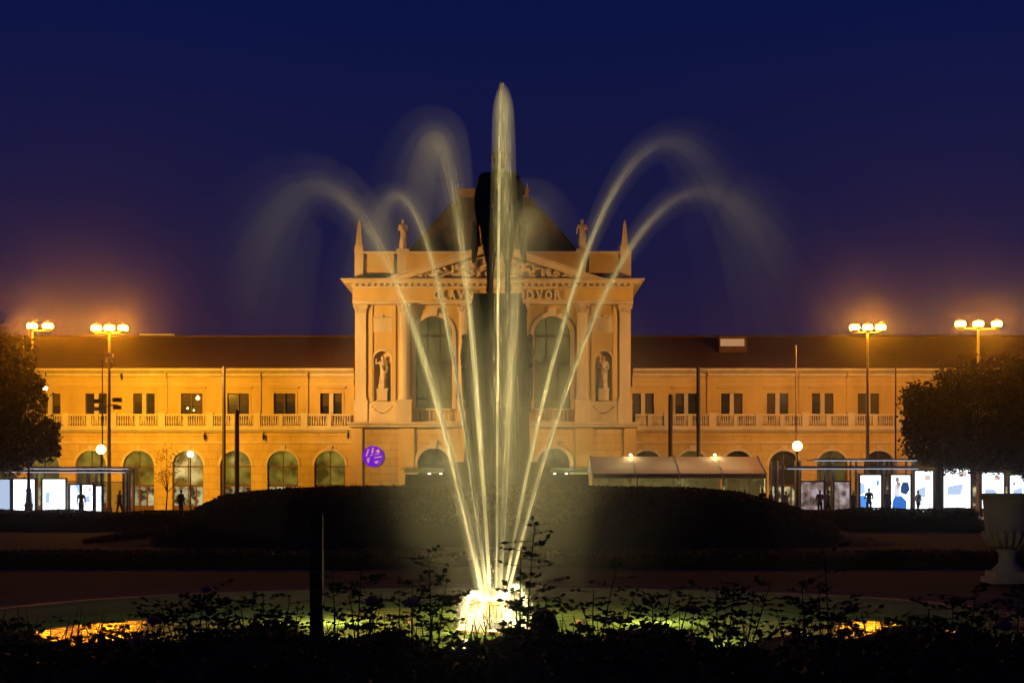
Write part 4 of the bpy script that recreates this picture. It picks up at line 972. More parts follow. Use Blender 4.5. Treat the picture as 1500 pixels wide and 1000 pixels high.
# ================================================================== PEOPLE
skin = pm('skin', (.45, .27, .18), None, 8, .6); hairm = pm('dark_hair', (.02, .014, .01), None, 12, .6); shoe = pm('dark_shoes', (.02, .018, .016), None, 6, .6)
def cloth(c): return pm('cloth', c, None, 9, .9, .2)
def person(label, px, D, rz, top, trousers, pose='stand', h=1.72):
    x = WX(px, D); k = h/1.75; g = MB(); P = lambda a, b, c: (a*k, b*k, c*k)
    sit = pose == 'sit'
    dz = -.42 if sit else 0
    g.cap(P(0, 0, .96+dz), P(0, -.01, 1.16+dz), .135*k, .13*k); g.cap(P(0, -.01, 1.16+dz), P(0, 0, 1.36+dz), .13*k, .15*k); g.cap(P(-.15, 0, 1.43+dz), P(.15, 0, 1.43+dz), .065*k, .065*k)
    g.cap(P(0, 0, 1.45+dz), P(0, -.015, 1.56+dz), .055*k, .05*k); g.ball(P(0, -.02, 1.645+dz), (.075*k, .095*k, .115*k), 12, 8)
    g.ball(P(0, -.118, 1.635+dz), (.016*k, .022*k, .026*k), 6, 5)
    for s in (-1, 1):
        g.ball(P(s*.077, -.01, 1.64+dz), (.014*k, .025*k, .03*k), 6, 5)
        e, hd = {'stand': ((s*.24, .02, 1.15), (s*.25, -.06, .90)), 'walk': ((s*.23, .06*s, 1.15), (s*.22, -.16*s-.05, .95)), 'phone': ((s*.24, -.02, 1.14), (s*.06, -.26, 1.22)), 'sit': ((s*.23, -.02, 1.15), (s*.14, -.30, 1.05))}[pose]
        g.cap(P(s*.19, 0, 1.41+dz), P(e[0], e[1], e[2]+dz), .054*k, .045*k); g.cap(P(e[0], e[1], e[2]+dz), P(hd[0], hd[1], hd[2]+dz), .043*k, .032*k); g.ball(P(hd[0], hd[1]-.02, hd[2]-.05+dz), (.03*k, .045*k, .06*k), 8, 6)
        if sit:
            g.cap(P(s*.09, 0, .52), P(s*.11, -.43, .52), .085*k, .062*k); g.cap(P(s*.11, -.43, .52), P(s*.11, -.42, .09), .058*k, .04*k); ft = P(s*.11, -.42, .05)
        else:
            st = .22*s if pose == 'walk' else .02*s
            g.cap(P(s*.09, 0, .93), P(s*.10, -st*.5-.02, .50), .088*k, .062*k); g.cap(P(s*.10, -st*.5-.02, .50), P(s*.10, -st*.8+.05*(s < 0 and pose == 'walk'), .09), .058*k, .04*k); ft = P(s*.10, -st*.8, .045)
        g.cap(ft, (ft[0], ft[1]-.15*k, ft[2]-.01), .045*k, .038*k)
    me = organic(g, .02, 2)
    for m_ in (skin, top, trousers, shoe, hairm): me.materials.append(m_)
    zs_ = (1.52+dz)*k; waist = (.98+dz)*k
    for p in me.polygons:
        c = p.center; ax = abs(c.x)
        if c.z > zs_: p.material_index = 4 if (c.z > (1.70+dz)*k or (c.y > .012*k and c.z > (1.58+dz)*k)) else 0
        elif c.z > waist: p.material_index = 1
        elif (ax > .2*k) and not sit and c.z > .8*k: p.material_index = 0
        elif c.z < .085*k: p.material_index = 3
        else: p.material_index = 2
    o = bpy.data.objects.new('person', me); COL.objects.link(o); o.location = (x, D, .02); o.rotation_euler.z = rz
    return tag(o, label, 'person')
dk = cloth((.03, .025, .03)); jean = cloth((.05, .07, .14)); grey = cloth((.22, .21, .22)); red = cloth((.25, .05, .04)); white = cloth((.55, .55, .58)); tan = cloth((.35, .22, .12))
person('person in dark clothes waiting before the warm arched window at left', 265, 86, 2.6, dk, dk, 'stand', 1.74)
person('person in grey top walking by the left shelter end post', 175, 89, 1.2, grey, jean, 'walk')
person('person in dark clothes standing before the tent end wall', 1091, 90, .3, dk, dk)
person('person in dark coat at the tent corner, nearer the tent', 1117, 91, -.5, dk, dk, 'phone', 1.8)
person('person in dull red top walking just right of the tent', 1129, 90, 1.3, red, dk, 'walk')
person('person in white top by the first right shelter posts', 1151, 89, .8, white, jean, 'stand', 1.66)
person('person in tan top before the dull poster panel', 1201, 89, .2, tan, dk, 'phone', 1.72)
person('person in dark red jacket left of blue poster', 1250, 88.5, .6, red, dk, 'stand', 1.64)
person('person in black standing against blue and white poster', 1273, 88, -.4, dk, dk, 'phone', 1.84)

person('person in grey coat between paired shelter posts and dull poster', 1213, 89.5, 1.0, grey, dk, 'walk', 1.7)
person('person in black beside the seated figure poster', 1300, 88.5, .4, dk, jean, 'stand', 1.76)
person('person in white top passing the timetable lightbox', 1345, 88.5, -1.2, white, jean, 'walk', 1.7)
person('person in dark coat waiting between the two narrow left posters', 119, 88.5, .3, dk, dk, 'stand', 1.7)
# ================================================================== VEGETATION
def leaf_mesh(centers, size, r_, flat=.0):
    """one folded four-sided leaf for every centre"""
    n = len(centers); c = np.asarray(centers, float)
    d = r_.normal(size=(n, 3)); d[:, 2] *= .6; d /= np.linalg.norm(d, axis=1)[:, None]
    u = np.cross(d, r_.normal(size=(n, 3))); u /= np.linalg.norm(u, axis=1)[:, None]; w = np.cross(d, u)
    s = (size*r_.uniform(.6, 1.3, n))[:, None]
    v = np.stack([c-d*s, c+u*s*.42+w*s*.10, c+d*s, c-u*s*.42+w*s*.10], 1).reshape(-1, 3)
    return v
def quads_to_mesh(name, v):
    me = bpy.data.meshes.new(name); n = len(v)//4
    me.vertices.add(len(v)); me.vertices.foreach_set('co', v.ravel())
    me.loops.add(n*4); me.loops.foreach_set('vertex_index', np.arange(n*4))
    me.polygons.add(n); me.polygons.foreach_set('loop_start', np.arange(0, n*4, 4)); me.polygons.foreach_set('loop_total', np.full(n, 4))
    me.update(); me.validate(); return me
def tree(label, base, trunk_h, blobs, nleaf, size, seed, mat='leaf', tr=.22, name='tree', cl=26, spread=.13):
    r_ = np.random.default_rng(seed); x, y = base
    t = thing(name, label, 'tree', (x, y, 0))
    g = MB(); top = Vector((x+.1, y, trunk_h)); g.tube([(x, y, -.05), (x+.03, y, trunk_h*.4), top], [tr*1.25, tr, tr*.8], 9)
    for (bx, by, bz, br) in blobs:
        e = Vector((bx, by, bz)); m_ = top.lerp(e, .5)+Vector((r_.normal()*.2, r_.normal()*.2, .25)); g.tube([top, m_, e], [tr*.6, tr*.35, tr*.12], 6)
        for q in range(4):
            f_ = e+Vector(r_.normal(size=3))*br*.5; g.tube([m_.lerp(e, .6), f_], [tr*.2, tr*.05], 5)
    g.build('trunk', M['bark'], t, smooth=True)
    tot = sum(b[3]**2 for b in blobs); pts = []
    for (bx, by, bz, br) in blobs:
        k = int(nleaf*br**2/tot); nc = max(6, k//cl)
        d = r_.normal(size=(nc, 3)); d /= np.linalg.norm(d, axis=1)[:, None]
        cc = np.array([bx, by, bz]) + d*(br*r_.uniform(.35, 1.05, nc)**.6)[:, None]
        for c in cc: pts.append(c + r_.normal(size=(cl, 3))*br*spread)
    pts = np.concatenate(pts)
    link('crown', quads_to_mesh('crown', leaf_mesh(pts, size, r_)), M[mat], t)
    return t
def B(px, py, D, rpx, dy=0): x, z = W(px, py, D); return (x, D+dy, z, rpx*D/F)
tree('dark broad tree at left edge overlapping the wing', (WX(-22, 84), 84), 3.6,
     [B(-20, 560, 84, 62), B(18, 520, 84, 30), B(10, 600, 84, 46, -1), B(52, 640, 84, 34), B(20, 655, 84, 38, .6), B(-30, 645, 84, 55), B(30, 575, 84, 30, 1), B(-40, 500, 84, 45), B(72, 628, 84, 16), B(36, 545, 84, 16), B(70, 655, 84, 18)], 30000, .15, 3, name='broadleaf_tree')
tree('dark rounded tree at right, trunk between white lightboxes', (WX(1373, 84), 84), 3.3,
     [B(1440, 606, 84, 72), B(1372, 610, 84, 44), B(1402, 570, 84, 36, -1), B(1350, 590, 84, 30), B(1360, 650, 84, 34), B(1420, 650, 84, 42, .8), B(1482, 572, 84, 46), B(1500, 640, 84, 55), B(1340, 625, 84, 20), B(1385, 668, 84, 24), B(1450, 665, 84, 30), B(1525, 580, 84, 58)], 42000, .15, 4, name='broadleaf_tree')
tree('small thin sapling with sparse yellowish leaves before the arched windows', (WX(243, 97), 97), 1.6,
     [B(236, 668, 97, 11), B(250, 690, 97, 12), B(238, 700, 97, 12), B(256, 672, 97, 9), B(262, 700, 97, 9), B(244, 655, 97, 7)], 420, .075, 5, 'leaf_dry', .05, name='sapling', cl=3, spread=.3)
def hedge(label, x0, x1, D, h, dep, seed, name='hedge', lumpy=.10, n=9000, taper_=.6):
    r_ = np.random.default_rng(seed); t = thing(name, label, 'hedge', ((x0+x1)/2, D, 0))
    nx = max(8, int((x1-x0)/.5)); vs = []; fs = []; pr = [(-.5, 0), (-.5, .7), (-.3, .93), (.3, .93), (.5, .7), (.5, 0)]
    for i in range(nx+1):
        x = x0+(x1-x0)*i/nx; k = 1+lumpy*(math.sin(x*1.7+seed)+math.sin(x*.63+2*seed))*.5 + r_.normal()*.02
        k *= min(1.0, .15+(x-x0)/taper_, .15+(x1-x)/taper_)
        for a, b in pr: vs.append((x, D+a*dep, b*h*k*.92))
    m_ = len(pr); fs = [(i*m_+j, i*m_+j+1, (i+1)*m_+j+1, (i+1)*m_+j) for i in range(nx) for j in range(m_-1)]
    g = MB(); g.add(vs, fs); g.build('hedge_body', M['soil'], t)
    xs = r_.uniform(x0, x1, n); k = (1+lumpy*(np.sin(xs*1.7+seed)+np.sin(xs*.63+2*seed))*.5)*np.minimum(1, np.minimum(.15+(xs-x0)/taper_, .15+(x1-xs)/taper_))
    zs = h*k*np.minimum(1.0, r_.uniform(.35, 1.12, n)**.7+r_.exponential(.03, n)); ys = D+r_.uniform(-.55, .55, n)*dep
    link('foliage', quads_to_mesh('foliage', leaf_mesh(np.stack([xs, ys, zs], 1), .075, r_)), M['hedge'], t, kind='stuff')
    return t
hedge('low dark flower hedge across the left lawn before the shelter', WX(-60, 58), WX(315, 58), 58, .80, 1.2, 1)
hedge('low dark rose hedge right of the mound before the shelter', WX(1120, 58), WX(1440, 58), 58, .86, 1.2, 2)
hedge('low dark hedge behind the stone urn at right edge', WX(1445, 57), WX(1640, 57), 57, .72, 1.2, 3, n=4000)
hedge('broad dark flower bed at the left foot of the mound', WX(150, 45), WX(470, 45), 45, .62, 4.0, 4, name='flower_bed', n=14000, taper_=3.5)
hedge('broad dark flower bed at the right foot of the mound', WX(960, 45), WX(1260, 45), 45, .60, 4.0, 5, name='flower_bed', n=14000, taper_=3.5)
hedge('low clipped edging plants beyond the far pool path', -13, 13, 30, .28, 1.6, 6, name='edging_plants', n=9000)

gp = link('mound_planting', quads_to_mesh('mound_planting', leaf_mesh(MOUND_PTS, .08, np.random.default_rng(32))), M['hedge'], kind='stuff'); tag(gp, 'low dark bedding plants covering the mound', 'plants')
# ---- foreground rose bed
RB = 8.6
soil = MB(); soil.box(-7, 7, 6.4, 10.0, -.1, .10); struct(soil.build('planting_bed', M['soil']))
r_ = np.random.default_rng(12)
n = 20000; xs = r_.uniform(-4.2, 4.2, n); ys = r_.uniform(7.2, 9.7, n)
top = .61 + .045*np.sin(xs*3.1) + .04*np.sin(xs*7.3+1) + .03*np.sin(xs*15)
top = top - (8.6-ys)*-.045
zs = .12 + (top-.12)*np.minimum(1.06, r_.uniform(0, 1, n)**.45*1.02 + r_.exponential(.012, n))
gc = link('ground_cover', quads_to_mesh('ground_cover', leaf_mesh(np.stack([xs, ys, zs], 1), .036, r_)), M['rose_leaf'], kind='stuff')
tag(gc, 'dense dark low planting filling the bottom edge', 'plants')
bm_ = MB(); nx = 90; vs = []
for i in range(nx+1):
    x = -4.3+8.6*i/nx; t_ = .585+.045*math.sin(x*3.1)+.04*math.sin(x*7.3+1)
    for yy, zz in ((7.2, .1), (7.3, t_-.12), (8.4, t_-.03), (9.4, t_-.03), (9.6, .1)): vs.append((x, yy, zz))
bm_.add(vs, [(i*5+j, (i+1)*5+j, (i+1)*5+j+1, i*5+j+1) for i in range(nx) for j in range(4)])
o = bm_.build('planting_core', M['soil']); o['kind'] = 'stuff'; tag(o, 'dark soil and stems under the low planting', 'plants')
gv = []
for k in range(320):                            # grass blades
    x, y = r_.uniform(-4.1, 4.1), r_.uniform(8.2, 9.7); z0 = .55; hgt = r_.uniform(.10, .22); dx, dy = r_.normal()*.05, r_.normal()*.05; w = .004
    gv += [(x-w, y, z0), (x+w, y, z0), (x+dx+w*.4, y+dy, z0+hgt), (x+dx-w*.4, y+dy, z0+hgt)]
gr = link('grass', quads_to_mesh('grass', np.array(gv)), M['rose_leaf'], kind='stuff'); tag(gr, 'thin grass blades against the lit water', 'grass')
def rose_flower(mb, c, r, r_):
    c = Vector(c)
    for ring_, (k, op) in enumerate(((5, .25), (6, .55), (7, .85))):
        for q in range(k):
            a = 2*math.pi*q/k+ring_*.5; out = Vector((math.cos(a), math.sin(a), 0)); tan_ = Vector((-math.sin(a), math.cos(a), 0)); rr = r*(.35+.3*ring_)
            p0 = c+out*rr*.25-Vector((0, 0, r*.5)); p1 = c+out*rr*(.7+op*.4)+Vector((0, 0, r*(.1-.15*ring_))); p2 = c+out*rr*(.75+op*.7)+Vector((0, 0, r*(.55-.28*ring_)))
            w = r*.42
            mb.add([p0-tan_*w*.4, p0+tan_*w*.4, p1+tan_*w, p2+tan_*w*.6, p2-tan_*w*.6, p1-tan_*w], [(0, 1, 2, 5), (5, 2, 3, 4)])
def rose_bush(label, px, D, canes, seed, roses=(), leafn=1.0):
    """canes: (px top, py top, leafiness)"""
    rr = np.random.default_rng(seed); x0 = WX(px, D); t = thing('rose_bush', label, 'rose bush', (x0, D, .1), 'rose bushes in the foreground bed')
    st = MB(); lv = []
    def compound(p, d, s):
        p = Vector(p); d = Vector(d).normalized(); side = d.cross(Vector((0, 0, 1)))
        side = side.normalized() if side.length > .01 else Vector((1, 0, 0))
        e = p+d*s*3.0; st.tube([p, e], .0018, 4)
        for q, (al, sd) in enumerate(((1.0, 0), (.72, 1), (.72, -1), (.40, 1), (.40, -1))):
            c = p+d*s*3.0*al; dr = (d*.9 if sd == 0 else side*sd+d*.35)
            dr = (dr+Vector(rr.normal(size=3))*.18).normalized(); n_ = Vector((rr.normal()*.9, rr.normal()*.9, .6)).normalized(); w = dr.cross(n_).normalized()
            L = s*rr.uniform(.85, 1.2); lv.extend([c, c+dr*L*.55+w*L*.34, c+dr*L*1.15, c+dr*L*.55-w*L*.34])
    for (tx, ty, lf) in canes:
        dd = D+rr.uniform(-.25, .25); ex, ez = W(tx, ty, dd); sx = x0+rr.normal()*.05
        mid = Vector((sx*.45+ex*.55+rr.normal()*.04, (D+dd)/2, .1+(ez-.1)*.55)); pts = [Vector((sx, D, .08)), mid, Vector((ex, dd, ez))]
        fine = [pts[0].lerp(pts[1], q/5).lerp(pts[1].lerp(pts[2], q/5), q/5) for q in range(6)]
        st.tube(fine, [.007, .0065, .006, .005, .004, .0025], 5)
        nl = max(4, int(lf*11*leafn))
        for q in range(nl):
            tt = .30+.70*(q+.5)/nl; i = min(4, int(tt*5)); p = fine[i].lerp(fine[i+1], tt*5-i); a = q*2.4+rr.uniform(-.4, .4)
            compound(p, (math.cos(a), math.sin(a)*.8, rr.uniform(-.1, .45)), rr.uniform(.032, .048))
        for q in range(int(lf*2.4)):
            i = rr.integers(1, 5); p = fine[i]; a = rr.uniform(0, 6.28); e = p+Vector((math.cos(a)*.13, math.sin(a)*.1, rr.uniform(.02, .12))); st.tube([p, e], [.003, .002], 4)
            for h in range(4): b_ = rr.uniform(0, 6.28); compound(p.lerp(e, .4+.2*h), (math.cos(b_), math.sin(b_), .2), .036)
    st.build('canes', M['cane'], t)
    link('leaves', quads_to_mesh('leaves', np.array([tuple(v) for v in lv])), M['rose_leaf'], t)
    for (fx, fy, fr) in roses:
        x, z = W(fx, fy, D-.1); m = MB(); rose_flower(m, (x, D-.1, z), fr*D/F, rr); m.tube([(x, D-.1, z-fr*D/F*.5), (x0*.3+x*.7, D, .3)], .003, 4, 0); m.build('bloom', M['rose'], t, smooth=True)
    return t
rose_bush('tall straggly rose bush just left of the fountain', 622, 8.8, [(628, 806, 2.2), (605, 850, 1.6), (655, 845, 1.5), (585, 880, 1.2), (640, 870, 1.4)], 1, [(603, 881, 13)])
rose_bush('tallest rose stems, twin spikes right of the fountain', 772, 8.6, [(783, 768, 1.9), (763, 800, 1.4), (800, 872, 1.0), (752, 860, .8)], 2)
rose_bush('leggy rose bush with drooping bloom beside the dark post', 520, 9.0, [(487, 832, 1.3), (530, 812, 1.0), (510, 860, 1.2), (560, 868, 1.2), (545, 890, 1.0)], 3, [(545, 880, 14)])
rose_bush('wide bushy rose clump at lower left', 285, 8.6, [(230, 876, 1.8), (262, 868, 1.9), (300, 862, 2.0), (335, 876, 1.6), (250, 895, 1.6), (320, 895, 1.6)], 4, [(225, 908, 12), (303, 862, 9)])
rose_bush('low spreading rose bush between lower left clump and dark post', 395, 8.9, [(352, 880, 1.0), (385, 868, 1.4), (425, 872, 1.4), (445, 895, 1.2)], 5)
rose_bush('small low rose bush before the orange reflection at left', 140, 8.5, [(115, 912, 1.2), (150, 908, 1.3), (178, 912, 1.0)], 6, [(203, 938, 12)])
rose_bush('small low rose bush at the left edge', 25, 8.5, [(8, 908, 1.3), (42, 912, 1.2), (20, 920, 1.0)], 7)
rose_bush('airy rose bush right of the dark box', 885, 8.9, [(905, 828, 1.1), (870, 862, 1.2), (850, 880, 1.0), (930, 868, 1.0), (915, 890, 1.0)], 8)
rose_bush('rose bush with pale bloom right of centre', 985, 8.7, [(955, 870, 1.6), (985, 858, 1.6), (1015, 868, 1.4), (1035, 890, 1.1)], 9, [(1016, 892, 12)])
rose_bush('dense dark rose bush right of the pale bloom', 1070, 8.6, [(1050, 858, 1.8), (1078, 850, 1.7), (1105, 872, 1.4), (1130, 850, .8)], 10)
rose_bush('rose bush with long slanting cane at lower right', 1195, 8.7, [(1205, 800, 1.0), (1175, 848, 1.6), (1200, 858, 1.7), (1248, 868, 1.0), (1222, 885, 1.3)], 11)
rose_bush('small rose sprig before the right golden reflection', 1275, 8.8, [(1262, 898, .9), (1288, 915, 1.0), (1318, 915, .9)], 12)
rose_bush('broad rose clump below the stone urn', 1405, 8.5, [(1358, 880, 1.4), (1395, 868, 1.7), (1430, 858, 1.6), (1445, 885, 1.5), (1375, 905, 1.3)], 13)
rose_bush('rose bush with large bloom at right edge', 1482, 8.4, [(1462, 875, 1.5), (1492, 862, 1.5), (1510, 880, 1.4)], 14, [(1472, 915, 15)])
# square post, dark box, urn
x = WX(464, 9.3); z = WZ(752, 9.3); m = MB(); m.box(x-.040, x+.040, 9.26, 9.34, .0, z-.01); m.taper(x, 9.3, z-.01, z, .040, .040, .034, .034)
tag(m.build('post', M['post']), 'slim square dark wooden post in the rose bed', 'post')
x, z = W(797, 892, 9.2); m = MB(); zz = z
m.prism([(x-.085, .1), (x+.10, .1), (x+.088, zz-.10), (x+.062, zz-.02), (x+.02, zz), (x-.055, zz-.005), (x-.078, zz-.03)], 9.12, 9.30); m.box(x-.07, x+.07, 9.30, 9.36, .1, zz-.05)
tag(m.build('utility_box', M['box_dark']), 'squat dark box in the bed right of the fountain', 'box')
UD = 24.0; x = WX(1476, UD); s_ = UD/F
U = thing('stone_urn', 'large pale fluted stone urn on a pedestal at right edge', 'urn', (x, UD, 0))
m = MB(); zb = lambda py: WZ(py, UD)
m.box(x-30*s_, x+30*s_, UD-30*s_, UD+30*s_, 0, zb(845)); m.box(x-25*s_, x+25*s_, UD-25*s_, UD+25*s_, zb(845)+.001, zb(836)); m.build('foot', M['urn'], U)
m = MB(); m.lathe([(24*s_, zb(836)), (20*s_, zb(831)), (13*s_, zb(824)), (12*s_, zb(812)), (16*s_, zb(806)), (14*s_, zb(803))], x, UD, 24); m.build('stem', M['urn'], U, smooth=True)
m = MB(); m.lathe([(14*s_, zb(803)), (24*s_, zb(796)), (31*s_, zb(784)), (33*s_, zb(776)), (31*s_, zb(775)), (32*s_, zb(770)), (35*s_, zb(732)), (40*s_, zb(726)), (40*s_, zb(722)), (34*s_, zb(722)), (31*s_, zb(735))], x, UD, 32); bowl = m.build('bowl', M['urn'], U, smooth=False)
for k in range(18):
    a = 2*math.pi*k/18; m = MB(); ca, sa = math.cos(a), math.sin(a)
    m.tube([(x+15*s_*ca, UD+15*s_*sa, zb(802)), (x+26*s_*ca, UD+26*s_*sa, zb(794)), (x+32.5*s_*ca, UD+32.5*s_*sa, zb(781)), (x+33*s_*ca, UD+33*s_*sa, zb(777))], [.03, .055, .06, .03], 6); m.build('flute', M['urn'], bowl, smooth=True)

# ================================================================== FOUNTAIN
FX, FY = -0.22, 16.5
FT = thing('fountain', 'brass fountain head with jet nozzles in the middle of the pool', 'fountain', (FX, FY, WZ0))
m = MB(); m.lathe([(.30, WZ0-.3), (.30, WZ0+.02), (.20, WZ0+.05), (.15, WZ0+.06)], FX, FY, 24); m.build('base', M['drum'], FT)
zd0, zd1 = WZ0+.05, WZ(883, FY)
m = MB(); m.lathe([(.118, zd0), (.118, zd1-.02)], FX, FY, 24); dr = m.build('drum', M['drum'], FT, smooth=False)
for k in range(22):
    a = 2*math.pi*k/22; m = MB(); c_, s2 = math.cos(a), math.sin(a); m.tube([(FX+.128*c_, FY+.128*s2, zd0+.02), (FX+.128*c_, FY+.128*s2, zd1)], .011, 6); m.build('rib', M['drum'], dr)
m = MB(); m.lathe([(.14, zd1-.02), (.15, zd1), (.10, zd1+.01)], FX, FY, 24); m.build('drum_collar', M['drum'], FT)

def filament_mesh(name, p0, p1, w, r_):
    """thin spindle of water from p0 to p1, half-width w"""
    n = len(p0); d = p1-p0; L = np.linalg.norm(d, axis=1)[:, None]; d = d/np.maximum(L, 1e-6)
    a = r_.normal(size=(n, 3)); u = np.cross(d, a); u /= np.linalg.norm(u, axis=1)[:, None]; v = np.cross(d, u); m_ = (p0+p1)/2; w = w[:, None]
    V = np.stack([p0, m_+u*w, m_+(-.5*u+.866*v)*w, m_+(-.5*u-.866*v)*w, p1], 1).reshape(-1, 3)
    base = np.arange(n)[:, None]*5
    tri = np.concatenate([base+np.array(t) for t in ((0, 2, 1), (0, 3, 2), (0, 1, 3), (4, 1, 2), (4, 2, 3), (4, 3, 1))], 1).reshape(-1)
    me = bpy.data.meshes.new(name); nt_ = n*6
    me.vertices.add(len(V)); me.vertices.foreach_set('co', V.ravel()); me.loops.add(nt_*3); me.loops.foreach_set('vertex_index', tri)
    me.polygons.add(nt_); me.polygons.foreach_set('loop_start', np.arange(0, nt_*3, 3)); me.polygons.foreach_set('loop_total', np.full(nt_, 3)); me.update(); return me
ZN = WZ(866, FY)
def spray_mat(S0, A, drag, dens, rise, fall, vertical):
    """cloud of fine drops along the arc: denser at the nozzle, thinning as the water spreads"""
    m = bpy.data.materials.new('water_spray_cloud'); m.use_nodes = True; N, L = m.node_tree.nodes, m.node_tree.links; N.remove(N['Principled BSDF'])
    g = N.new('ShaderNodeNewGeometry'); d = A-S0; axis = np.array([0, 0, 1.0]) if vertical else np.array([d[0], d[1], 0.0]); ln = np.linalg.norm(axis*d); axis = axis/np.linalg.norm(axis)
    ln = float(np.dot(axis, d))
    sb = N.new('ShaderNodeVectorMath'); sb.operation = 'SUBTRACT'; sb.inputs[1].default_value = tuple(S0); L.new(g.outputs['Position'], sb.inputs[0])
    dt = N.new('ShaderNodeVectorMath'); dt.operation = 'DOT_PRODUCT'; dt.inputs[1].default_value = tuple(axis/ln/2.0); L.new(sb.outputs[0], dt.inputs[0])
    r = N.new('ShaderNodeValToRGB'); e = r.color_ramp.elements; r.color_ramp.interpolation = 'LINEAR'
    stops = rise if vertical else rise+fall
    for i, (p, v) in enumerate(stops):
        q = e[i] if i < 2 else e.new(p/2); q.position = p/2; q.color = (v, v, v, 1)
    L.new(dt.outputs['Value'], r.inputs[0])
    mu = N.new('ShaderNodeMath'); mu.operation = 'MULTIPLY'; mu.inputs[1].default_value = dens; L.new(r.outputs[0], mu.inputs[0])
    v = N.new('ShaderNodeVolumeScatter'); v.inputs['Color'].default_value = (.97, .97, .95, 1); v.inputs['Anisotropy'].default_value = 0.15
    L.new(mu.outputs[0], v.inputs['Density']); L.new(v.outputs[0], N['Material Output'].inputs['Volume']); return m
RISE = [(0.0, 1.0), (.12, .46), (.35, .150), (.7, .054), (1.0, .035)]; FALL = [(1.25, .024), (1.55, .011), (1.9, .0)]
def jet(label, bx, apex, dd, n, s0, s1, s2, tmax=1.8, drag=.85, soft=1.0, dens=5.0, vertical=False, core=1.0, group='water jets fanning from the fountain'):
    """bx: base offset px; apex: photo px; dd: depth offset of the apex; radius at nozzle, apex and end; a ballistic arc of water strands and fine spray"""
    r_ = np.random.default_rng(int(apex[0])); S0 = np.array([WX(bx, FY), FY+dd*.02, ZN-.05]); ax, az = W(apex[0], apex[1], FY+dd); A = np.array([ax, FY+dd, az])
    def pos(t):
        up = np.minimum(t, 1.0); dn = np.maximum(t-1.0, 0); hx = up + dn*drag
        p = S0[None, :] + (A-S0)[None, :]*hx[:, None]; p[:, 2] = S0[2]+(A[2]-S0[2])*(2*t-t*t); return p
    def sig(t): return np.where(t < 1, s0+(s1-s0)*np.clip(t, 0, 1)**1.5, s1+(s2-s1)*np.clip((t-1)/.8, 0, 1))
    t = .95*r_.uniform(0, 1, n)**1.9 if not vertical else 1.05*r_.uniform(0, 1, n)**.55                                        # strands: mostly near the nozzle
    off = r_.normal(size=(n, 3)); L = np.clip(r_.normal(.09, .03, n), .02, .18); L = np.minimum(L, 1.05-t) if vertical else L
    k1, k2 = .42*core*sig(t), .42*core*sig(t+L)
    a = pos(t)+off*k1[:, None]; b = pos(t+L)+(off+r_.normal(size=(n, 3))*.05)*k2[:, None]
    w = .0013*r_.uniform(.5, 1.2, n)*(np.clip(1.0-t, .05, 1)**2.2 if not vertical else 1.3)
    o = link('water_jet', filament_mesh('water_jet', a, b, w, r_), M['spray']); tag(o, label, 'water jet', group)
    tt = np.linspace(0, 1.0 if vertical else tmax, 44); c = pos(tt); rr = sig(tt)
    for q, (kr, kd) in enumerate(((.9, 1.0), (1.7, .40), (2.7*soft, .16))):
        g = MB(); g.tube(c, list(np.maximum(rr*kr, .006)), 14)
        g.build('spray', spray_mat(S0, A, drag, dens*kd, RISE, FALL, vertical), o, smooth=True, kind='stuff')
    return o
jet('tallest straight central water jet of the fountain', 727, (735, 122), 0, 7000, .011, .013, .05, 1.0, .5, 1.0, 9.0, vertical=True)
# water falling back round the central jet
r_ = np.random.default_rng(5); S0 = np.array([WX(729, FY), FY, ZN]); ax, az = W(737, 123, FY); A = np.array([ax, FY, az])
n = 500; t = r_.uniform(.25, 1.0, n); rad_ = .19-.15*t**3; an = r_.uniform(0, 6.28, n); pp = S0[None]+(A-S0)[None]*t[:, None]; q_ = np.sqrt(r_.uniform(0, 1, n))*rad_
pp = pp+np.stack([q_*np.cos(an)+.10*(1-t), q_*np.sin(an), 0*an], 1)
o = link('water_jet', filament_mesh('water_jet', pp, pp+np.stack([.01*(1-t), 0*t, -.25+0*t], 1), np.full(n, .0004), r_), M['spray']); tag(o, 'pale sheath of water falling back around the central jet', 'water jet', 'water jets fanning from the fountain')
for kr, kd in ((.55, 1.0), (.85, .7), (1.25, .45)):
    g = MB(); tt = np.concatenate([np.linspace(.30, .93, 20), np.linspace(.94, 1.0, 14)]); c = S0[None]+(A-S0)[None]*tt[:, None]; c[:, 0] += .10*(1-tt)
    cap_ = np.sqrt(np.clip(1-((np.clip(tt, .93, 1)-.93)/.0705)**2, 0.0005, 1)); g.tube(c, list(kr*(.18-.085*tt**2)*cap_), 16)
    g.build('spray', spray_mat(S0, A, 1, 1.4*kd, [(0, 0), (.3, 0), (.6, .05), (.8, .16), (.92, .5), (.97, 1.0), (1.0, 1.3)], [], True), o, smooth=True, kind='stuff')
jet('leftmost water jet arching far to the left', 708, (463, 274), .2, 1500, .030, .125, .40, 1.9, .95, 1.2, 2.5)
jet('second water jet from left, arching over the left roof statue', 713, (578, 287), 1.2, 2600, .015, .060, .27, 1.85, .85, 1.15, 5.0)
jet('third water jet from left, rising high beside the central jet', 718, (640, 206), -1.4, 1500, .017, .115, .27, 1.8, .85, 1.15, 2.7)
jet('broad faint water jet leaning just right of the central jet', 733, (776, 318), 1.8, 1500, .020, .165, .32, 1.8, 1.0, 1.2, 2.2)
jet('second water jet from right, looping highest on the right', 738, (972, 209), -1.4, 2600, .012, .072, .29, 1.85, .95, 1.15, 5.0)
jet('rightmost water jet arching far to the right', 743, (1030, 281), .2, 2800, .013, .078, .40, 1.95, 1.0, 1.15, 5.0)
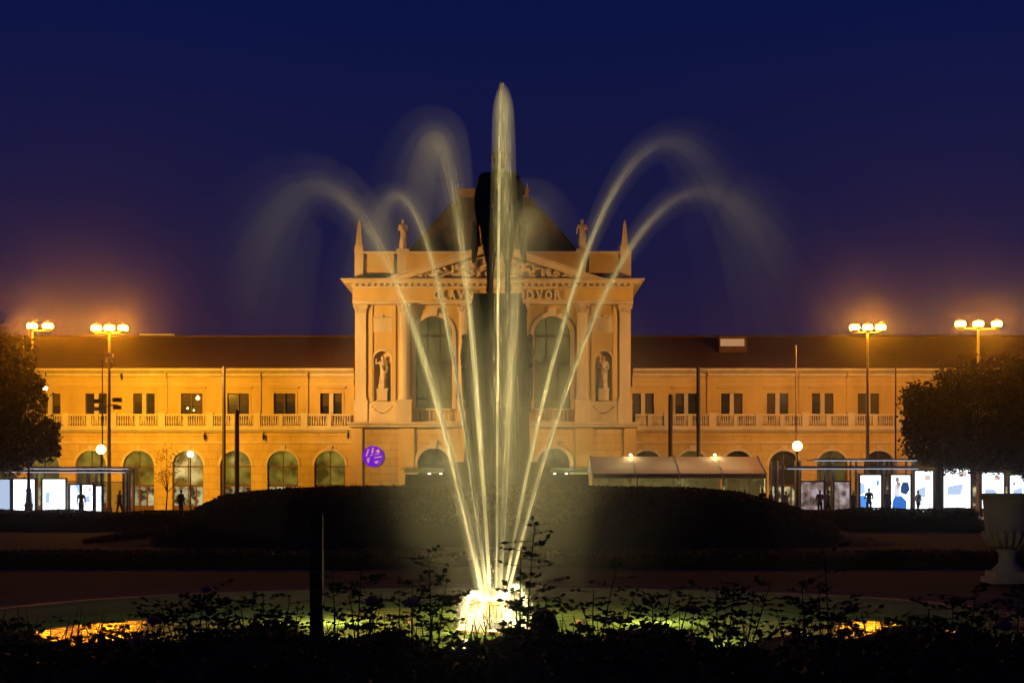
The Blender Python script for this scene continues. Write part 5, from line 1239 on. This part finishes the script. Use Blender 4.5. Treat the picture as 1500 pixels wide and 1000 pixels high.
# low spouts and splash round the head
for lab, bx, ap, sg_ in (('small low spout curling left of the fountain head', 712, (694, 868), .02), ('small low spout curling right of the fountain head', 738, (757, 857), .02)):
    r_ = np.random.default_rng(int(ap[0])); n = 2600; S0 = np.array([WX(bx, FY), FY-.05, WZ(880, FY)]); ax, az = W(ap[0], ap[1], FY-.15); A = np.array([ax, FY-.15, az]); t = r_.uniform(0, 1, n)*2.3
    def pos(t): p = S0[None]+(A-S0)[None]*t[:, None]; h = A[2]-S0[2]; p[:, 2] = S0[2]+h*(2*t-t*t)-np.maximum(t-1.2, 0)**2*.12; return p
    off = r_.normal(size=(n, 3))*.016; a = pos(t)+off*(.5+t[:, None]*.5); b = pos(t+.10)+off*(.5+t[:, None]*.5)
    k = a[:, 2] > WZ0; o = link('water_spout', filament_mesh('water_spout', a[k], b[k], np.full(k.sum(), .003), r_), M['spray']); tag(o, lab, 'water spout')
r_ = np.random.default_rng(77); n = 9000; a_ = r_.uniform(0, 6.28, n); rr = np.abs(r_.normal(.18, .085, n)); hh = WZ0+r_.exponential(.055, n)*np.where(rr > .12, 1, 2)
p0 = np.stack([FX+rr*np.cos(a_), FY+rr*np.sin(a_), hh], 1); p1 = p0+r_.normal(size=(n, 3))*np.array([.012, .012, .03])
o = link('splash', filament_mesh('splash', p0, p1, np.full(n, .004), r_), M['spray'], kind='stuff'); tag(o, 'white foaming splash around the fountain head', 'splash')
n = 3000; p0 = np.stack([FX+r_.normal(size=n)*.05, FY+r_.normal(size=n)*.05, zd1+np.abs(r_.normal(size=n))*.05], 1); p1 = p0+np.array([0, 0, .06])+r_.normal(size=(n, 3))*.015
o = link('nozzle_foam', filament_mesh('nozzle_foam', p0, p1, np.full(n, .004), r_), M['spray'], kind='stuff'); tag(o, 'white foam where the jets leave the nozzles', 'splash')
# lamps set round the nozzle
FC = (1.0, 0.78, 0.28)
for k in range(6):
    a = 2*math.pi*(k+.5)/6; x, y = FX+.42*math.cos(a), FY+.42*math.sin(a)
    m = MB(); m.lathe([(.06, WZ0-.05), (.07, WZ0+.02), (.06, WZ0+.05)], x, y, 12); fx = m.build('lamp_case', M['drum'], FT)
    m = MB(); m.lathe([(.055, WZ0+.051), (.03, WZ0+.065)], x, y, 12); m.build('lamp_lens', em('fountain_lamp_glass', FC, 6.0), fx)
    lamp('fountain_lamp_and_fill', 'SPOT', (x, y, WZ0+.12), 420, FC, FT, (FX+1.4*math.cos(a), FY+1.4*math.sin(a), 5.0), R(62), 1.0, .05, 'Linear')
for k in range(4):                              # extra outer spotlights with cases, added to brighten the jets
    a = 2*math.pi*(k+.5)/4; x, y = FX+1.5*math.cos(a), FY+1.5*math.sin(a)
    m = MB(); m.lathe([(.06, WZ0-.05), (.07, WZ0+.02), (.06, WZ0+.05)], x, y, 12); fx = m.build('lamp_case', M['drum'], FT)
    lamp('fountain_lamp_and_fill', 'SPOT', (x, y, WZ0+.12), 260, FC, FT, (FX+.2*math.cos(a), FY+.2*math.sin(a), 4.6), R(50), 1.0, .05, 'Linear')
for k in range(6):                              # lamps under the water
    a = 2*math.pi*(k+.5)/6; lamp('underwater_lamp', 'POINT', (FX+2.3*math.cos(a), FY+2.3*math.sin(a), -.50), 36, (1.0, .92, .5), FT, radius=.12)
for s in (-1, 1): lamp('fountain_lamp_and_fill', 'POINT', (FX+s*.36, FY-.1, WZ0+.30), 60, (1.0, .80, .33), FT, radius=.10)  # added fill for the glow the splash throws on the pool

for dx, dy in ((-.20, -.20), (.20, -.20), (0, .24)): lamp('fountain_lamp_and_fill', 'POINT', (FX+dx, FY+dy, ZN-.04), 26, (1.0, .82, .36), FT, radius=.03)  # added fill close to the nozzles, brightens the foam
# spray drifting from the jets: a closed cloud of fine drops round the fountain
def mist_mat(dens=.10):
    m = bpy.data.materials.new('spray_mist'); m.use_nodes = True; N, L = m.node_tree.nodes, m.node_tree.links; N.remove(N['Principled BSDF'])
    tc = N.new('ShaderNodeTexCoord'); g = N.new('ShaderNodeTexGradient'); g.gradient_type = 'SPHERICAL'; L.new(tc.outputs['Object'], g.inputs[0])
    ns = N.new('ShaderNodeTexNoise'); ns.inputs['Scale'].default_value = 1.6; L.new(tc.outputs['Object'], ns.inputs[0])
    p = N.new('ShaderNodeMath'); p.operation = 'MULTIPLY'; L.new(g.outputs['Fac'], p.inputs[0]); L.new(ns.outputs['Fac'], p.inputs[1])
    q = N.new('ShaderNodeMath'); q.operation = 'MULTIPLY'; q.inputs[1].default_value = dens; L.new(p.outputs[0], q.inputs[0])
    v = N.new('ShaderNodeVolumeScatter'); v.inputs['Color'].default_value = (.95, .95, .92, 1); v.inputs['Anisotropy'].default_value = .3; L.new(q.outputs[0], v.inputs['Density'])
    L.new(v.outputs[0], N['Material Output'].inputs['Volume']); return m
m = MB(); m.ball((0, 0, 0), 1.0, 32, 20); mo = m.build('mist', mist_mat(), smooth=True, kind='stuff')
mo.location = (FX+.35, FY+.3, 2.0); mo.scale = (2.5, 2.0, 2.06); tag(mo, 'thin lit spray drifting around the fountain jets', 'mist')
m = MB(); m.ball((0, 0, 0), 1.0, 24, 14); mb2 = m.build('splash_mist', mist_mat(.8), smooth=True, kind='stuff')
mb2.location = (FX, FY, WZ0+.20); mb2.scale = (.55, .45, .36); tag(mb2, 'bright spray hanging close around the fountain head', 'mist')

# ------------------------------------------------------------------ humid night air
hz = MB(); hz.box(-180, 180, -6, 200, -1.5, 24)
hv = bpy.data.materials.new('night_air'); hv.use_nodes = True; hn = hv.node_tree.nodes; hn.remove(hn['Principled BSDF'])
pv = hn.new('ShaderNodeVolumePrincipled'); pv.inputs['Color'].default_value = (.9, .9, .92, 1); pv.inputs['Density'].default_value = 0.00044; pv.inputs['Anisotropy'].default_value = 0.97
hv.node_tree.links.new(pv.outputs[0], hn['Material Output'].inputs['Volume'])
hz.build('haze', hv, kind='stuff')
